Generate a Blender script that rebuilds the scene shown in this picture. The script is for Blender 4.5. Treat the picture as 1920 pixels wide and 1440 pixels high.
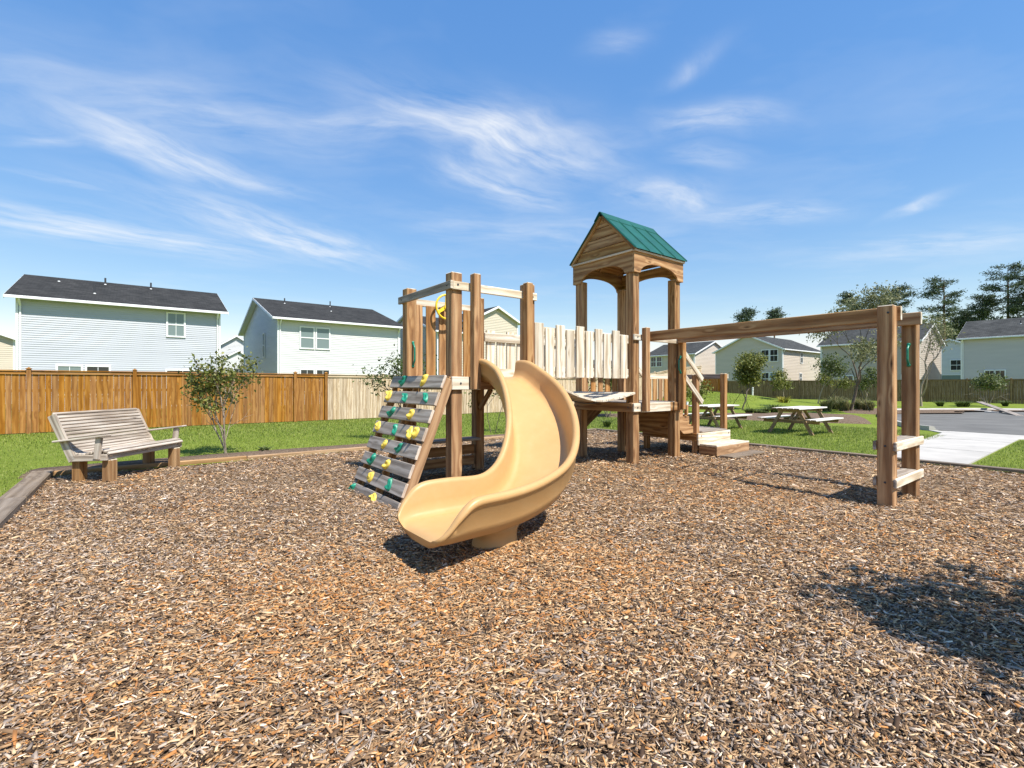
import bpy, math, random
import numpy as np
from mathutils import Matrix, Vector, noise as mnoise

for o in list(bpy.data.objects):
    bpy.data.objects.remove(o, do_unlink=True)
S = bpy.context.scene
COL = S.collection
R = math.radians
rnd = random.Random(7)
nrg = np.random.default_rng(11)

# ------------------------------------------------------------------ camera
cam_d = bpy.data.cameras.new("camera")
cam = bpy.data.objects.new("camera", cam_d)
COL.objects.link(cam)
cam.location = (0, 0, 1.4)
cam.rotation_euler = (R(90), 0, 0)
cam_d.sensor_width = 36.0
cam_d.lens = 36.0 * 900 / 1920
cam_d.shift_y = 1.5 / 1920
cam_d.clip_start = 0.05
cam_d.clip_end = 6000
S.camera = cam

# ------------------------------------------------------------------ light
SUN_TO = Vector((0.717, -0.697, 0)).normalized()      # ground direction towards the sun
SUN_EL = R(56)
sun_d = bpy.data.lights.new("sun", 'SUN')
sun_d.energy = 5.0
sun_d.angle = R(0.5)
sun_d.color = (1.0, 0.955, 0.87)
sun = bpy.data.objects.new("sun", sun_d)
COL.objects.link(sun)
sdir = Vector((SUN_TO.x * math.cos(SUN_EL), SUN_TO.y * math.cos(SUN_EL), math.sin(SUN_EL)))
sun.rotation_euler = sdir.to_track_quat('Z', 'Y').to_euler()
sun.location = (20, -20, 40)

# ------------------------------------------------------------------ world
W = bpy.data.worlds.new("World")
S.world = W
W.use_nodes = True
W.cycles.sampling_method = 'MANUAL'
W.cycles.sample_map_resolution = 512


def nn(nt, typ, **kw):
    n = nt.nodes.new(typ)
    for k, v in kw.items():
        setattr(n, k, v)
    return n


def link(nt, a, b):
    nt.links.new(a, b)


def math_n(nt, op, a, b=None, c=None, clamp=False):
    n = nt.nodes.new('ShaderNodeMath')
    n.operation = op
    n.use_clamp = clamp
    for i, v in enumerate((a, b, c)):
        if v is None:
            continue
        if isinstance(v, (int, float)):
            n.inputs[i].default_value = v
        else:
            nt.links.new(v, n.inputs[i])
    return n.outputs[0]


def mix_c(nt, fac, a, b, blend='MIX'):
    n = nt.nodes.new('ShaderNodeMix')
    n.data_type = 'RGBA'
    n.blend_type = blend
    n.clamp_factor = True
    for sock, v in ((n.inputs[0], fac), (n.inputs[6], a), (n.inputs[7], b)):
        if isinstance(v, (int, float)):
            sock.default_value = v
        elif isinstance(v, tuple):
            sock.default_value = v if len(v) == 4 else (*v, 1)
        else:
            nt.links.new(v, sock)
    return n.outputs[2]


def ramp(nt, fac, stops, interp='LINEAR'):
    n = nt.nodes.new('ShaderNodeValToRGB')
    cr = n.color_ramp
    cr.interpolation = interp
    while len(cr.elements) < len(stops):
        cr.elements.new(0.5)
    for e, (p, c) in zip(cr.elements, stops):
        e.position = p
        e.color = c if len(c) == 4 else (*c, 1)
    nt.links.new(fac, n.inputs[0])
    return n.outputs[0]


def noise_n(nt, vec, scale, detail=4, rough=0.55, dist=0.0):
    n = nt.nodes.new('ShaderNodeTexNoise')
    n.inputs['Scale'].default_value = scale
    n.inputs['Detail'].default_value = detail
    n.inputs['Roughness'].default_value = rough
    n.inputs['Distortion'].default_value = dist
    if vec is not None:
        nt.links.new(vec, n.inputs['Vector'])
    return n.outputs['Fac']


def mapping(nt, vec, scale=(1, 1, 1), loc=(0, 0, 0), rot=(0, 0, 0)):
    n = nt.nodes.new('ShaderNodeMapping')
    n.inputs['Scale'].default_value = scale
    n.inputs['Location'].default_value = loc
    n.inputs['Rotation'].default_value = rot
    nt.links.new(vec, n.inputs['Vector'])
    return n.outputs[0]


def build_world():
    nt = W.node_tree
    nt.nodes.clear()
    out = nn(nt, 'ShaderNodeOutputWorld')
    bg = nn(nt, 'ShaderNodeBackground')
    bg.inputs[1].default_value = 0.104
    sky = nn(nt, 'ShaderNodeTexSky', sky_type='NISHITA')
    sky.sun_disc = False
    sky.sun_elevation = SUN_EL
    sky.sun_rotation = math.atan2(SUN_TO.x, SUN_TO.y)
    sky.altitude = 0
    sky.air_density = 1.2
    sky.dust_density = 0.0
    sky.ozone_density = 2.6
    # camera-like grading of the whole dome: even out its brightness, deepen its blue
    hs = nn(nt, 'ShaderNodeSeparateColor', mode='HSV')
    link(nt, sky.outputs[0], hs.inputs[0])
    hc = nn(nt, 'ShaderNodeCombineColor', mode='HSV')
    link(nt, math_n(nt, 'ADD', hs.outputs[0], 0.002), hc.inputs[0])
    link(nt, math_n(nt, 'MULTIPLY_ADD', hs.outputs[1], 1.6, -0.26, clamp=True), hc.inputs[1])
    link(nt, math_n(nt, 'MULTIPLY', math_n(nt, 'POWER', hs.outputs[2], 0.4), 3.05), hc.inputs[2])
    tc = nn(nt, 'ShaderNodeTexCoord')
    sep = nn(nt, 'ShaderNodeSeparateXYZ')
    link(nt, tc.outputs['Generated'], sep.inputs[0])
    z = math_n(nt, 'MAXIMUM', sep.outputs[2], 0.03)
    px = math_n(nt, 'DIVIDE', sep.outputs[0], z)
    py = math_n(nt, 'DIVIDE', sep.outputs[1], z)
    cmb = nn(nt, 'ShaderNodeCombineXYZ')
    link(nt, px, cmb.inputs[0])
    link(nt, py, cmb.inputs[1])
    P = cmb.outputs[0]
    # thin high cirrus on a flat layer far overhead: banks with their own fibre direction
    # (end points on the layer, half width, density)
    warp = nn(nt, 'ShaderNodeTexNoise')
    warp.inputs['Scale'].default_value = 1.6
    warp.inputs['Detail'].default_value = 3
    link(nt, P, warp.inputs['Vector'])
    va = nn(nt, 'ShaderNodeVectorMath', operation='MULTIPLY_ADD')
    wc = nn(nt, 'ShaderNodeVectorMath', operation='SUBTRACT')
    link(nt, warp.outputs['Color'], wc.inputs[0])
    wc.inputs[1].default_value = (0.5, 0.5, 0.5)
    link(nt, wc.outputs[0], va.inputs[0])
    va.inputs[1].default_value = (0.34, 0.34, 0)
    link(nt, P, va.inputs[2])
    PW_ = va.outputs[0]
    banks = [((-.76, 1.85), (.22, 1.97), .11, .75), ((-.32, 1.80), (.24, 2.14), .20, 1.15), ((-.24, 2.15), (.14, 2.60), .17, .75),
             ((-1.60, 1.86), (-1.40, 2.34), .17, 1.0), ((-1.45, 2.25), (-1.12, 2.55), .10, .6), ((-3.2, 2.8), (-2.2, 3.45), .34, .75),
             ((-1.75, 2.75), (-1.28, 3.75), .30, .85), ((.60, 1.86), (.95, 1.84), .085, .85), ((.74, 2.08), (1.0, 2.13), .08, .5),
             ((.60, 2.42), (1.08, 2.70), .14, .75), ((1.22, 2.85), (1.8, 2.82), .14, .7), ((2.3, 2.85), (2.28, 2.55), .06, .6),
             ((2.7, 3.5), (3.5, 3.3), .35, .45), ((.25, 1.44), (.34, 1.42), .05, .5), ((.53, 1.58), (.60, 1.46), .045, .45),
             ((-2.3, 2.3), (-2.15, 2.45), .06, .5), ((-2.05, 1.92), (-1.6, 1.90), .05, .5), ((-1.9, 1.65), (-.6, 1.95), .26, .40),
             ((-.4, 3.0), (.9, 3.3), .30, .30)]
    fibres = {}
    for ang in (4, 38, 68):
        mp = nn(nt, 'ShaderNodeMapping', vector_type='TEXTURE')
        mp.inputs['Rotation'].default_value = (0, 0, R(ang))
        mp.inputs['Scale'].default_value = (.50, .19, 1)
        link(nt, PW_, mp.inputs['Vector'])
        fb = noise_n(nt, mp.outputs[0], 1.0, 6, 0.60, 0.0)
        fibres[ang] = math_n(nt, 'MULTIPLY', math_n(nt, 'SUBTRACT', fb, 0.30), 2.7, clamp=True)
    tot = None
    for i, (A, B, w, wgt) in enumerate(banks):
        dx, dy = B[0] - A[0], B[1] - A[1]
        ln_ = math.hypot(dx, dy)
        m = nn(nt, 'ShaderNodeMapping', vector_type='TEXTURE')
        m.inputs['Location'].default_value = ((A[0] + B[0]) / 2, (A[1] + B[1]) / 2, 0)
        m.inputs['Rotation'].default_value = (0, 0, math.atan2(dy, dx))
        m.inputs['Scale'].default_value = (ln_ * .62 + w * .3, w * 1.1, 1)
        link(nt, PW_, m.inputs['Vector'])
        ln = nn(nt, 'ShaderNodeVectorMath', operation='LENGTH')
        link(nt, m.outputs[0], ln.inputs[0])
        g = math_n(nt, 'EXPONENT', math_n(nt, 'MULTIPLY', math_n(nt, 'POWER', ln.outputs['Value'], 2.0), -1.0))
        ang = math.degrees(math.atan2(dy, dx)) % 180
        fb = fibres[min(fibres, key=lambda q: abs((q - ang + 90) % 180 - 90))]
        g = math_n(nt, 'MULTIPLY', math_n(nt, 'MULTIPLY', g, fb), wgt)
        tot = g if tot is None else math_n(nt, 'MAXIMUM', tot, g)
    # elsewhere the same thin veil drifts over the whole dome
    soft = noise_n(nt, mapping(nt, PW_, (1, 1.4, 1), loc=(3.1, 1.7, 0)), 0.8, 5, 0.6)
    veil = math_n(nt, 'MULTIPLY', math_n(nt, 'SUBTRACT', soft, 0.50, clamp=True), 0.55)
    tot = math_n(nt, 'ADD', tot, veil)
    cl = math_n(nt, 'MULTIPLY', tot, 0.86, clamp=True)
    col = mix_c(nt, cl, hc.outputs[0], (6.5, 6.65, 6.8, 1))
    link(nt, col, bg.inputs[0])
    link(nt, bg.outputs[0], out.inputs[0])


build_world()
S.view_settings.view_transform = 'Standard'
S.view_settings.look = 'None'
S.view_settings.gamma = 1.0
S.view_settings.use_curve_mapping = False
S.view_settings.exposure = 0.55
try:
    S.cycles.max_bounces = 6
    S.cycles.diffuse_bounces = 3
    S.cycles.transparent_max_bounces = 6
    S.cycles.caustics_reflective = False
    S.cycles.caustics_refractive = False
except Exception:
    pass

# ------------------------------------------------------------------ frame of the site
TH = 0.6602
OX, OY = 2.1278, 8.3575
DR = Vector((math.cos(TH), math.sin(TH)))       # u axis
DL = Vector((-math.sin(TH), math.cos(TH)))      # v axis


def wp(u, v, z=0.0):
    return Vector((OX + u * DR.x + v * DL.x, OY + u * DR.y + v * DL.y, z))


def uv_of(x, y):
    dx, dy = x - OX, y - OY
    return dx * DR.x + dy * DR.y, dx * DL.x + dy * DL.y


def gz(x, y):
    """lawn height"""
    d = ((x - 14.2) / 5.5) ** 2 + ((y - 35.5) / 6.0) ** 2
    z = 0.95 * math.exp(-d)
    z += 0.012 * math.sin(x * 0.31 + 1) * math.cos(y * 0.27)
    return z - 0.02


def sm(t):
    t = max(0.0, min(1.0, t))
    return t * t * (3 - 2 * t)


def mz(x, y):
    """mulch height"""
    z = -0.015
    z += 0.030 * mnoise.noise(Vector((x * 0.55, y * 0.55, 3.3)))
    z += 0.018 * mnoise.noise(Vector((x * 1.9, y * 1.9, 7.1)))
    for cx, cy, r, a in ((4.5, 5.85, 0.9, -0.05), (5.3, 6.4, 0.9, -0.05), (2.2, 8.5, 0.6, 0.02),
                         (-1.35, 5.66, 0.45, -0.06), (-1.81, 6.25, 0.5, -0.09), (-2.27, 6.85, 0.5, -0.09), (-0.15, 3.95, 0.45, 0.05), (-0.75, 3.9, 0.7, -0.07), (3.2, 9.4, 0.5, 0.02)):
        z += a * math.exp(-((x - cx) ** 2 + (y - cy) ** 2) / (r * r))
    return z


# ------------------------------------------------------------------ materials
MATS = {}


def new_mat(name):
    m = bpy.data.materials.new(name)
    m.use_nodes = True
    nt = m.node_tree
    b = nt.nodes['Principled BSDF']
    MATS[name] = m
    return m, nt, b


def bump(nt, b, h, strength=0.3, dist=0.01):
    n = nn(nt, 'ShaderNodeBump')
    n.inputs['Strength'].default_value = strength
    n.inputs['Distance'].default_value = dist
    link(nt, h, n.inputs['Height'])
    link(nt, n.outputs[0], b.inputs['Normal'])


def wood(name, dark, mid, light, grain=1.0, knots=0.5, vary=0.25, rough=0.8, weather=None, wamt=0.4, knotcol=None):
    m, nt, b = new_mat(name)
    uv = nn(nt, 'ShaderNodeUVMap')
    oi = nn(nt, 'ShaderNodeObjectInfo')
    cb = nn(nt, 'ShaderNodeCombineXYZ')
    link(nt, math_n(nt, 'MULTIPLY', oi.outputs['Random'], 31.7), cb.inputs[0])
    link(nt, math_n(nt, 'MULTIPLY', oi.outputs['Random'], 17.3), cb.inputs[1])
    ad = nn(nt, 'ShaderNodeVectorMath', operation='ADD')
    link(nt, uv.outputs[0], ad.inputs[0])
    link(nt, cb.outputs[0], ad.inputs[1])
    V = ad.outputs[0]
    # knots bend the grain round them
    vo = nn(nt, 'ShaderNodeTexVoronoi')
    vo.inputs['Scale'].default_value = 1.0
    link(nt, mapping(nt, V, (2.1, 7.0, 1)), vo.inputs['Vector'])
    kn = math_n(nt, 'SUBTRACT', 1.0, math_n(nt, 'MULTIPLY', vo.outputs['Distance'], 3.2), clamp=True)
    big = noise_n(nt, mapping(nt, V, (0.7, 4, 1)), 1.0, 2, 0.5)
    sp = nn(nt, 'ShaderNodeSeparateXYZ')
    link(nt, V, sp.inputs[0])
    ring = math_n(nt, 'ADD', math_n(nt, 'MULTIPLY', sp.outputs[1], 60.0 * grain),
                  math_n(nt, 'ADD', math_n(nt, 'MULTIPLY', big, 16.0), math_n(nt, 'MULTIPLY', kn, 5.0 * knots)))
    wv = math_n(nt, 'ADD', math_n(nt, 'MULTIPLY', math_n(nt, 'SINE', ring), 0.5), 0.5)
    fine = noise_n(nt, mapping(nt, V, (3.0, 130, 1)), 1.0, 4, 0.65)
    streak = noise_n(nt, mapping(nt, V, (1.1, 26, 1)), 1.0, 3, 0.6)
    blot = noise_n(nt, mapping(nt, V, (1.4, 4.5, 1), loc=(3, 8, 0)), 1.0, 3, 0.6)
    t = math_n(nt, 'ADD', math_n(nt, 'MULTIPLY', wv, 0.17),
               math_n(nt, 'ADD', math_n(nt, 'MULTIPLY', fine, 0.34), math_n(nt, 'ADD', math_n(nt, 'MULTIPLY', streak, 0.30), math_n(nt, 'MULTIPLY', blot, 0.22))))
    col = ramp(nt, t, [(0.35, dark), (0.51, mid), (0.68, light)])
    kd = knotcol or tuple(c * 0.35 for c in dark)
    core = math_n(nt, 'MULTIPLY', math_n(nt, 'SUBTRACT', kn, 0.62, clamp=True), 3.2 * knots, clamp=True)
    spk = math_n(nt, 'GREATER_THAN', noise_n(nt, mapping(nt, V, (1.0, 3.5, 1), loc=(5, 2, 0)), 1.0, 1), 0.5)
    col = mix_c(nt, math_n(nt, 'MULTIPLY', core, spk), col, kd)
    ck = noise_n(nt, mapping(nt, V, (0.8, 42, 1), loc=(1, 6, 0)), 1.0, 2, 0.5)
    ckm = math_n(nt, 'MULTIPLY', math_n(nt, 'SUBTRACT', ck, 0.66, clamp=True), 9.0, clamp=True)
    col = mix_c(nt, math_n(nt, 'MULTIPLY', ckm, 0.75), col, tuple(c * .45 for c in dark))
    if weather:
        wn = noise_n(nt, mapping(nt, V, (1.6, 7, 1), loc=(9, 4, 0)), 1.0, 5, 0.65)
        col = mix_c(nt, math_n(nt, 'MULTIPLY', math_n(nt, 'SUBTRACT', wn, 0.40, clamp=True), wamt * 5, clamp=True), col, weather)
    hv = nn(nt, 'ShaderNodeHueSaturation')
    val = math_n(nt, 'ADD', 1 - vary / 2, math_n(nt, 'MULTIPLY', oi.outputs['Random'], vary))
    link(nt, val, hv.inputs['Value'])
    sat = math_n(nt, 'ADD', 0.92, math_n(nt, 'MULTIPLY', math_n(nt, 'FRACT', math_n(nt, 'MULTIPLY', oi.outputs['Random'], 7.31)), 0.16))
    link(nt, sat, hv.inputs['Saturation'])
    link(nt, col, hv.inputs['Color'])
    link(nt, hv.outputs[0], b.inputs['Base Color'])
    b.inputs['Roughness'].default_value = rough
    b.inputs['Specular IOR Level'].default_value = 0.25
    bump(nt, b, t, 0.55, 0.004)
    return m


wood('timber', (.165, .068, .022), (.355, .177, .068), (.56, .340, .158), knots=1.0, vary=.30, weather=(.30, .215, .135), wamt=.16)
wood('timber_end', (.30, .24, .17), (.48, .41, .31), (.66, .60, .50), knots=0.2, vary=.2)
wood('bleached', (.40, .30, .19), (.66, .57, .44), (.85, .80, .70), knots=0.8, vary=.18, knotcol=(.20, .12, .06), weather=(.46, .33, .20), wamt=.16)
wood('greyed', (.165, .130, .100), (.31, .260, .213), (.47, .41, .35), knots=0.6, vary=.2)
wood('greyed_end', (.40, .30, .22), (.58, .46, .36), (.74, .63, .52), knots=0.1, vary=.1)
wood('stringer', (.22, .11, .045), (.40, .22, .10), (.55, .34, .17), knots=0.9, vary=.15)
wood('bench_wood', (.20, .155, .118), (.405, .338, .272), (.61, .54, .455), knots=0.5, vary=.2)
wood('bench_leg', (.17, .085, .035), (.30, .165, .07), (.42, .26, .13), knots=0.6, vary=.2)
wood('stained_picket', (.175, .068, .014), (.31, .136, .031), (.43, .218, .062), grain=.7, knots=1.0, vary=.26)
wood('plain_picket', (.32, .215, .125), (.52, .39, .255), (.69, .56, .41), grain=.8, knots=1.0, vary=.28, knotcol=(.2, .10, .035))
wood('aged_picket', (.105, .062, .026), (.20, .130, .058), (.29, .20, .105), grain=.6, knots=0.8, vary=.3)
wood('edging', (.115, .085, .06), (.20, .155, .115), (.29, .235, .185), knots=0.7, vary=.2, weather=(.30, .22, .14), wamt=.25)
wood('edging_fresh', (.22, .125, .055), (.36, .22, .11), (.47, .31, .17), knots=0.5, vary=.15)
wood('table_wood', (.17, .10, .055), (.29, .185, .11), (.42, .30, .20), knots=0.5, vary=.25)
wood('table_top', (.50, .46, .40), (.68, .645, .59), (.80, .775, .73), knots=0.3, vary=.1)


def plain(name, col, rough=0.6, spec=0.4, metal=0.0, var=0.0, vscale=3.0, bumpamt=0.0, bscale=60):
    m, nt, b = new_mat(name)
    b.inputs['Roughness'].default_value = rough
    b.inputs['Specular IOR Level'].default_value = spec
    b.inputs['Metallic'].default_value = metal
    tc = nn(nt, 'ShaderNodeTexCoord')
    if var > 0:
        f = noise_n(nt, tc.outputs['Object'], vscale, 5, 0.6)
        lo = tuple(max(0, c * (1 - var)) for c in col)
        hi = tuple(min(1, c * (1 + var)) for c in col)
        link(nt, ramp(nt, f, [(0.3, lo), (0.7, hi)]), b.inputs['Base Color'])
    else:
        b.inputs['Base Color'].default_value = (*col, 1)
    if bumpamt:
        bump(nt, b, noise_n(nt, tc.outputs['Object'], bscale, 4, 0.6), bumpamt, 0.004)
    return m


def slide_mat():
    m, nt, b = new_mat('slide_plastic')
    tc = nn(nt, 'ShaderNodeTexCoord')
    f = noise_n(nt, tc.outputs['Object'], 2.2, 5, 0.6)
    col = ramp(nt, f, [(0.3, (.52, .300, .118)), (0.72, (.575, .345, .145))])
    sc = noise_n(nt, mapping(nt, tc.outputs['Object'], (2.5, 30, 9), rot=(0, 0, .4)), 1.0, 3, 0.6)
    scm = math_n(nt, 'MULTIPLY', math_n(nt, 'SUBTRACT', sc, 0.70, clamp=True), 7, clamp=True)
    col = mix_c(nt, math_n(nt, 'MULTIPLY', scm, 0.55), col, (.33, .24, .14))
    dust = noise_n(nt, tc.outputs['Object'], 9, 6, 0.7)
    col = mix_c(nt, math_n(nt, 'MULTIPLY', math_n(nt, 'SUBTRACT', dust, 0.5, clamp=True), 0.9, clamp=True), col, (.59, .41, .22))
    link(nt, col, b.inputs['Base Color'])
    link(nt, math_n(nt, 'ADD', 0.30, math_n(nt, 'MULTIPLY', dust, 0.22)), b.inputs['Roughness'])
    b.inputs['Specular IOR Level'].default_value = 0.4
    bump(nt, b, noise_n(nt, tc.outputs['Object'], 160, 3, 0.6), 0.06, 0.002)


slide_mat()
plain('hold_green', (.012, .235, .145), 0.42, 0.5, var=.25, vscale=14)
plain('hold_yellow', (.78, .57, .085), 0.45, 0.5, var=.15, vscale=14)
plain('handle_green', (.01, .20, .125), 0.35, 0.5)
plain('wheel_yellow', (.85, .60, .03), 0.35, 0.5)
plain('steel', (.45, .45, .46), 0.35, 0.5, metal=0.9)
plain('dark_metal', (.05, .05, .055), 0.5, 0.4)
plain('concrete', (.46, .43, .385), 0.9, 0.2, var=.14, vscale=1.4, bumpamt=.2, bscale=40)
plain('asphalt', (.15, .143, .13), 0.9, 0.25, var=.22, vscale=.9, bumpamt=.35, bscale=90)
plain('trim_white', (.80, .80, .79), 0.5, 0.4, var=.04)
plain('pvc', (.82, .82, .80), 0.4, 0.4)
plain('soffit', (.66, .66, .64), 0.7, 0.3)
plain('bark', (.18, .145, .115), 0.95, 0.1, var=.35, vscale=20, bumpamt=.6, bscale=45)
plain('bark_pale', (.36, .29, .23), 0.9, 0.1, var=.35, vscale=16, bumpamt=.4, bscale=40)
plain('pine_bark', (.13, .085, .06), 0.95, 0.1, var=.3, vscale=5)
plain('strap', (.02, .025, .02), 0.8, 0.2)


def roof_green():
    m, nt, b = new_mat('roof_green')
    tc = nn(nt, 'ShaderNodeTexCoord')
    f = noise_n(nt, tc.outputs['Object'], 4, 5, 0.65)
    link(nt, ramp(nt, f, [(0.3, (.005, .070, .049)), (0.7, (.009, .108, .077))]), b.inputs['Base Color'])
    b.inputs['Roughness'].default_value = 0.45
    b.inputs['Specular IOR Level'].default_value = 0.45


roof_green()


def shingles(name, col):
    m, nt, b = new_mat(name)
    uv = nn(nt, 'ShaderNodeUVMap')
    br = nn(nt, 'ShaderNodeTexBrick')
    br.inputs['Scale'].default_value = 1.0
    br.inputs['Brick Width'].default_value = 0.30
    br.inputs['Row Height'].default_value = 0.14
    br.inputs['Mortar Size'].default_value = 0.006
    br.inputs['Color1'].default_value = (*[c * .75 for c in col], 1)
    br.inputs['Color2'].default_value = (*[c * 1.3 for c in col], 1)
    br.inputs['Mortar'].default_value = (*[c * .4 for c in col], 1)
    link(nt, uv.outputs[0], br.inputs['Vector'])
    f = noise_n(nt, uv.outputs[0], 0.7, 5, 0.65)
    link(nt, mix_c(nt, 1.0, br.outputs['Color'], ramp(nt, f, [(0.3, (.7, .7, .7)), (0.7, (1.25, 1.22, 1.2))]), 'MULTIPLY'), b.inputs['Base Color'])
    b.inputs['Roughness'].default_value = 0.95
    b.inputs['Specular IOR Level'].default_value = 0.15
    bump(nt, b, br.outputs['Fac'], 0.5, 0.01)


shingles('shingle_dark', (.041, .041, .040))
shingles('shingle_grey', (.060, .062, .060))


def siding_mat(name, col):
    m, nt, b = new_mat(name)
    tc = nn(nt, 'ShaderNodeTexCoord')
    f = noise_n(nt, mapping(nt, tc.outputs['Object'], (.25, .25, 2.2)), 1.0, 5, 0.6)
    link(nt, ramp(nt, f, [(0.3, tuple(c * .93 for c in col)), (0.7, tuple(min(.86, c * 1.05) for c in col))]), b.inputs['Base Color'])
    b.inputs['Roughness'].default_value = 0.5
    b.inputs['Specular IOR Level'].default_value = 0.35


siding_mat('siding_blue', (.49, .505, .55))
siding_mat('siding_white', (.63, .625, .62))
siding_mat('siding_cream', (.62, .545, .43))
siding_mat('siding_tan', (.575, .50, .415))
siding_mat('siding_greige', (.47, .405, .34))
siding_mat('siding_pale', (.54, .50, .49))


def glass(name, col):
    m, nt, b = new_mat(name)
    b.inputs['Base Color'].default_value = (*col, 1)
    b.inputs['Roughness'].default_value = 0.06
    b.inputs['Specular IOR Level'].default_value = 0.7


glass('glass_dark', (.018, .022, .024))
glass('glass_blind', (.17, .22, .22))


def attr_mat(name, attr, rough=0.9, spec=0.15, trans=0.0, mul=None):
    m, nt, b = new_mat(name)
    a = nn(nt, 'ShaderNodeAttribute')
    a.attribute_name = attr
    col = a.outputs['Color']
    link(nt, col, b.inputs['Base Color'])
    b.inputs['Roughness'].default_value = rough
    b.inputs['Specular IOR Level'].default_value = spec
    if trans:
        out = nt.nodes['Material Output']
        tr = nn(nt, 'ShaderNodeBsdfTranslucent')
        mx = nn(nt, 'ShaderNodeMixShader')
        mx.inputs[0].default_value = trans
        hs = nn(nt, 'ShaderNodeHueSaturation')
        hs.inputs['Value'].default_value = 1.35
        link(nt, col, hs.inputs['Color'])
        link(nt, hs.outputs[0], tr.inputs['Color'])
        link(nt, b.outputs[0], mx.inputs[1])
        link(nt, tr.outputs[0], mx.inputs[2])
        link(nt, mx.outputs[0], out.inputs[0])
    return m


attr_mat('chips', 'tone', 0.85, 0.2)
attr_mat('leaves', 'tone', 0.55, 0.35, trans=0.28)
attr_mat('needles', 'tone', 0.7, 0.2, trans=0.1)
attr_mat('blades', 'tone', 0.6, 0.25, trans=0.3)


def mulch_mat():
    m, nt, b = new_mat('mulch')
    tc = nn(nt, 'ShaderNodeTexCoord')
    P = tc.outputs['Object']
    w = nn(nt, 'ShaderNodeTexNoise')
    w.inputs['Scale'].default_value = 14
    link(nt, P, w.inputs['Vector'])
    va = nn(nt, 'ShaderNodeVectorMath', operation='MULTIPLY_ADD')
    link(nt, w.outputs['Color'], va.inputs[0])
    va.inputs[1].default_value = (.09, .09, .02)
    link(nt, P, va.inputs[2])
    vo = nn(nt, 'ShaderNodeTexVoronoi')
    vo.inputs['Scale'].default_value = 1
    link(nt, mapping(nt, va.outputs[0], (26, 58, 30), rot=(0, 0, .5)), vo.inputs['Vector'])
    sp = nn(nt, 'ShaderNodeSeparateColor')
    link(nt, vo.outputs['Color'], sp.inputs[0])
    c = ramp(nt, sp.outputs[0], [(0, (.055, .037, .025)), (.3, (.14, .09, .055)), (.55, (.25, .165, .095)), (.8, (.34, .25, .165)), (1, (.45, .37, .27))])
    patch = noise_n(nt, P, .7, 4, .6)
    c = mix_c(nt, 1.0, c, ramp(nt, patch, [(.3, (.85, .85, .88)), (.7, (1.2, 1.08, .9))]), 'MULTIPLY')
    link(nt, c, b.inputs['Base Color'])
    b.inputs['Roughness'].default_value = 0.95
    b.inputs['Specular IOR Level'].default_value = 0.1
    bump(nt, b, math_n(nt, 'SUBTRACT', sp.outputs[1], vo.outputs['Distance']), 0.8, 0.02)


def lawn_mat():
    m, nt, b = new_mat('lawn')
    tc = nn(nt, 'ShaderNodeTexCoord')
    P = tc.outputs['Object']
    f = noise_n(nt, P, 9, 8, 0.72)
    g = noise_n(nt, P, 0.35, 4, 0.55)
    t = math_n(nt, 'ADD', math_n(nt, 'MULTIPLY', f, .70), math_n(nt, 'MULTIPLY', g, .38))
    c = ramp(nt, t, [(.32, (.085, .125, .014)), (.52, (.165, .215, .028)), (.72, (.26, .30, .055))])
    link(nt, c, b.inputs['Base Color'])
    b.inputs['Roughness'].default_value = 0.9
    b.inputs['Specular IOR Level'].default_value = 0.1
    bump(nt, b, noise_n(nt, P, 45, 6, .7), 0.9, 0.03)


def soil_mat():
    m, nt, b = new_mat('soil')
    tc = nn(nt, 'ShaderNodeTexCoord')
    f = noise_n(nt, tc.outputs['Object'], 22, 8, .7)
    c = ramp(nt, f, [(.3, (.075, .05, .034)), (.5, (.165, .115, .08)), (.7, (.28, .215, .16))])
    link(nt, c, b.inputs['Base Color'])
    b.inputs['Roughness'].default_value = 1.0
    b.inputs['Specular IOR Level'].default_value = 0.05
    bump(nt, b, f, 0.9, 0.03)


mulch_mat()
lawn_mat()
soil_mat()

# ------------------------------------------------------------------ mesh helpers


def make_mesh(name, verts, faces, mats, uvs=None, midx=None, smooth=False):
    me = bpy.data.meshes.new(name)
    me.from_pydata([tuple(v) for v in verts], [], faces)
    if isinstance(mats, str):
        mats = [mats]
    for mm in mats:
        me.materials.append(MATS[mm])
    if uvs is not None:
        l = me.uv_layers.new(name='UVMap')
        l.data.foreach_set('uv', np.asarray(uvs, dtype=np.float32).ravel())
    if midx is not None:
        me.polygons.foreach_set('material_index', np.asarray(midx, dtype=np.int32))
    if smooth:
        me.polygons.foreach_set('use_smooth', np.ones(len(me.polygons), dtype=bool))
    me.update()
    return me


def add(name, me, parent=None, M=None):
    o = bpy.data.objects.new(name, me)
    COL.objects.link(o)
    if parent is not None:
        o.parent = parent
    if M is not None:
        o.matrix_local = M
    return o


def tag(o, label=None, cat=None, group=None, kind=None):
    if label:
        o['label'] = label
    if cat:
        o['category'] = cat
    if group:
        o['group'] = group
    if kind:
        o['kind'] = kind
    return o


def empty(name, loc, rz=0.0, label=None, cat=None, group=None):
    o = bpy.data.objects.new(name, None)
    COL.objects.link(o)
    o.empty_display_size = 0.2
    o.location = loc
    o.rotation_euler = (0, 0, rz)
    return tag(o, label, cat, group)


_cache = {}


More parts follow.
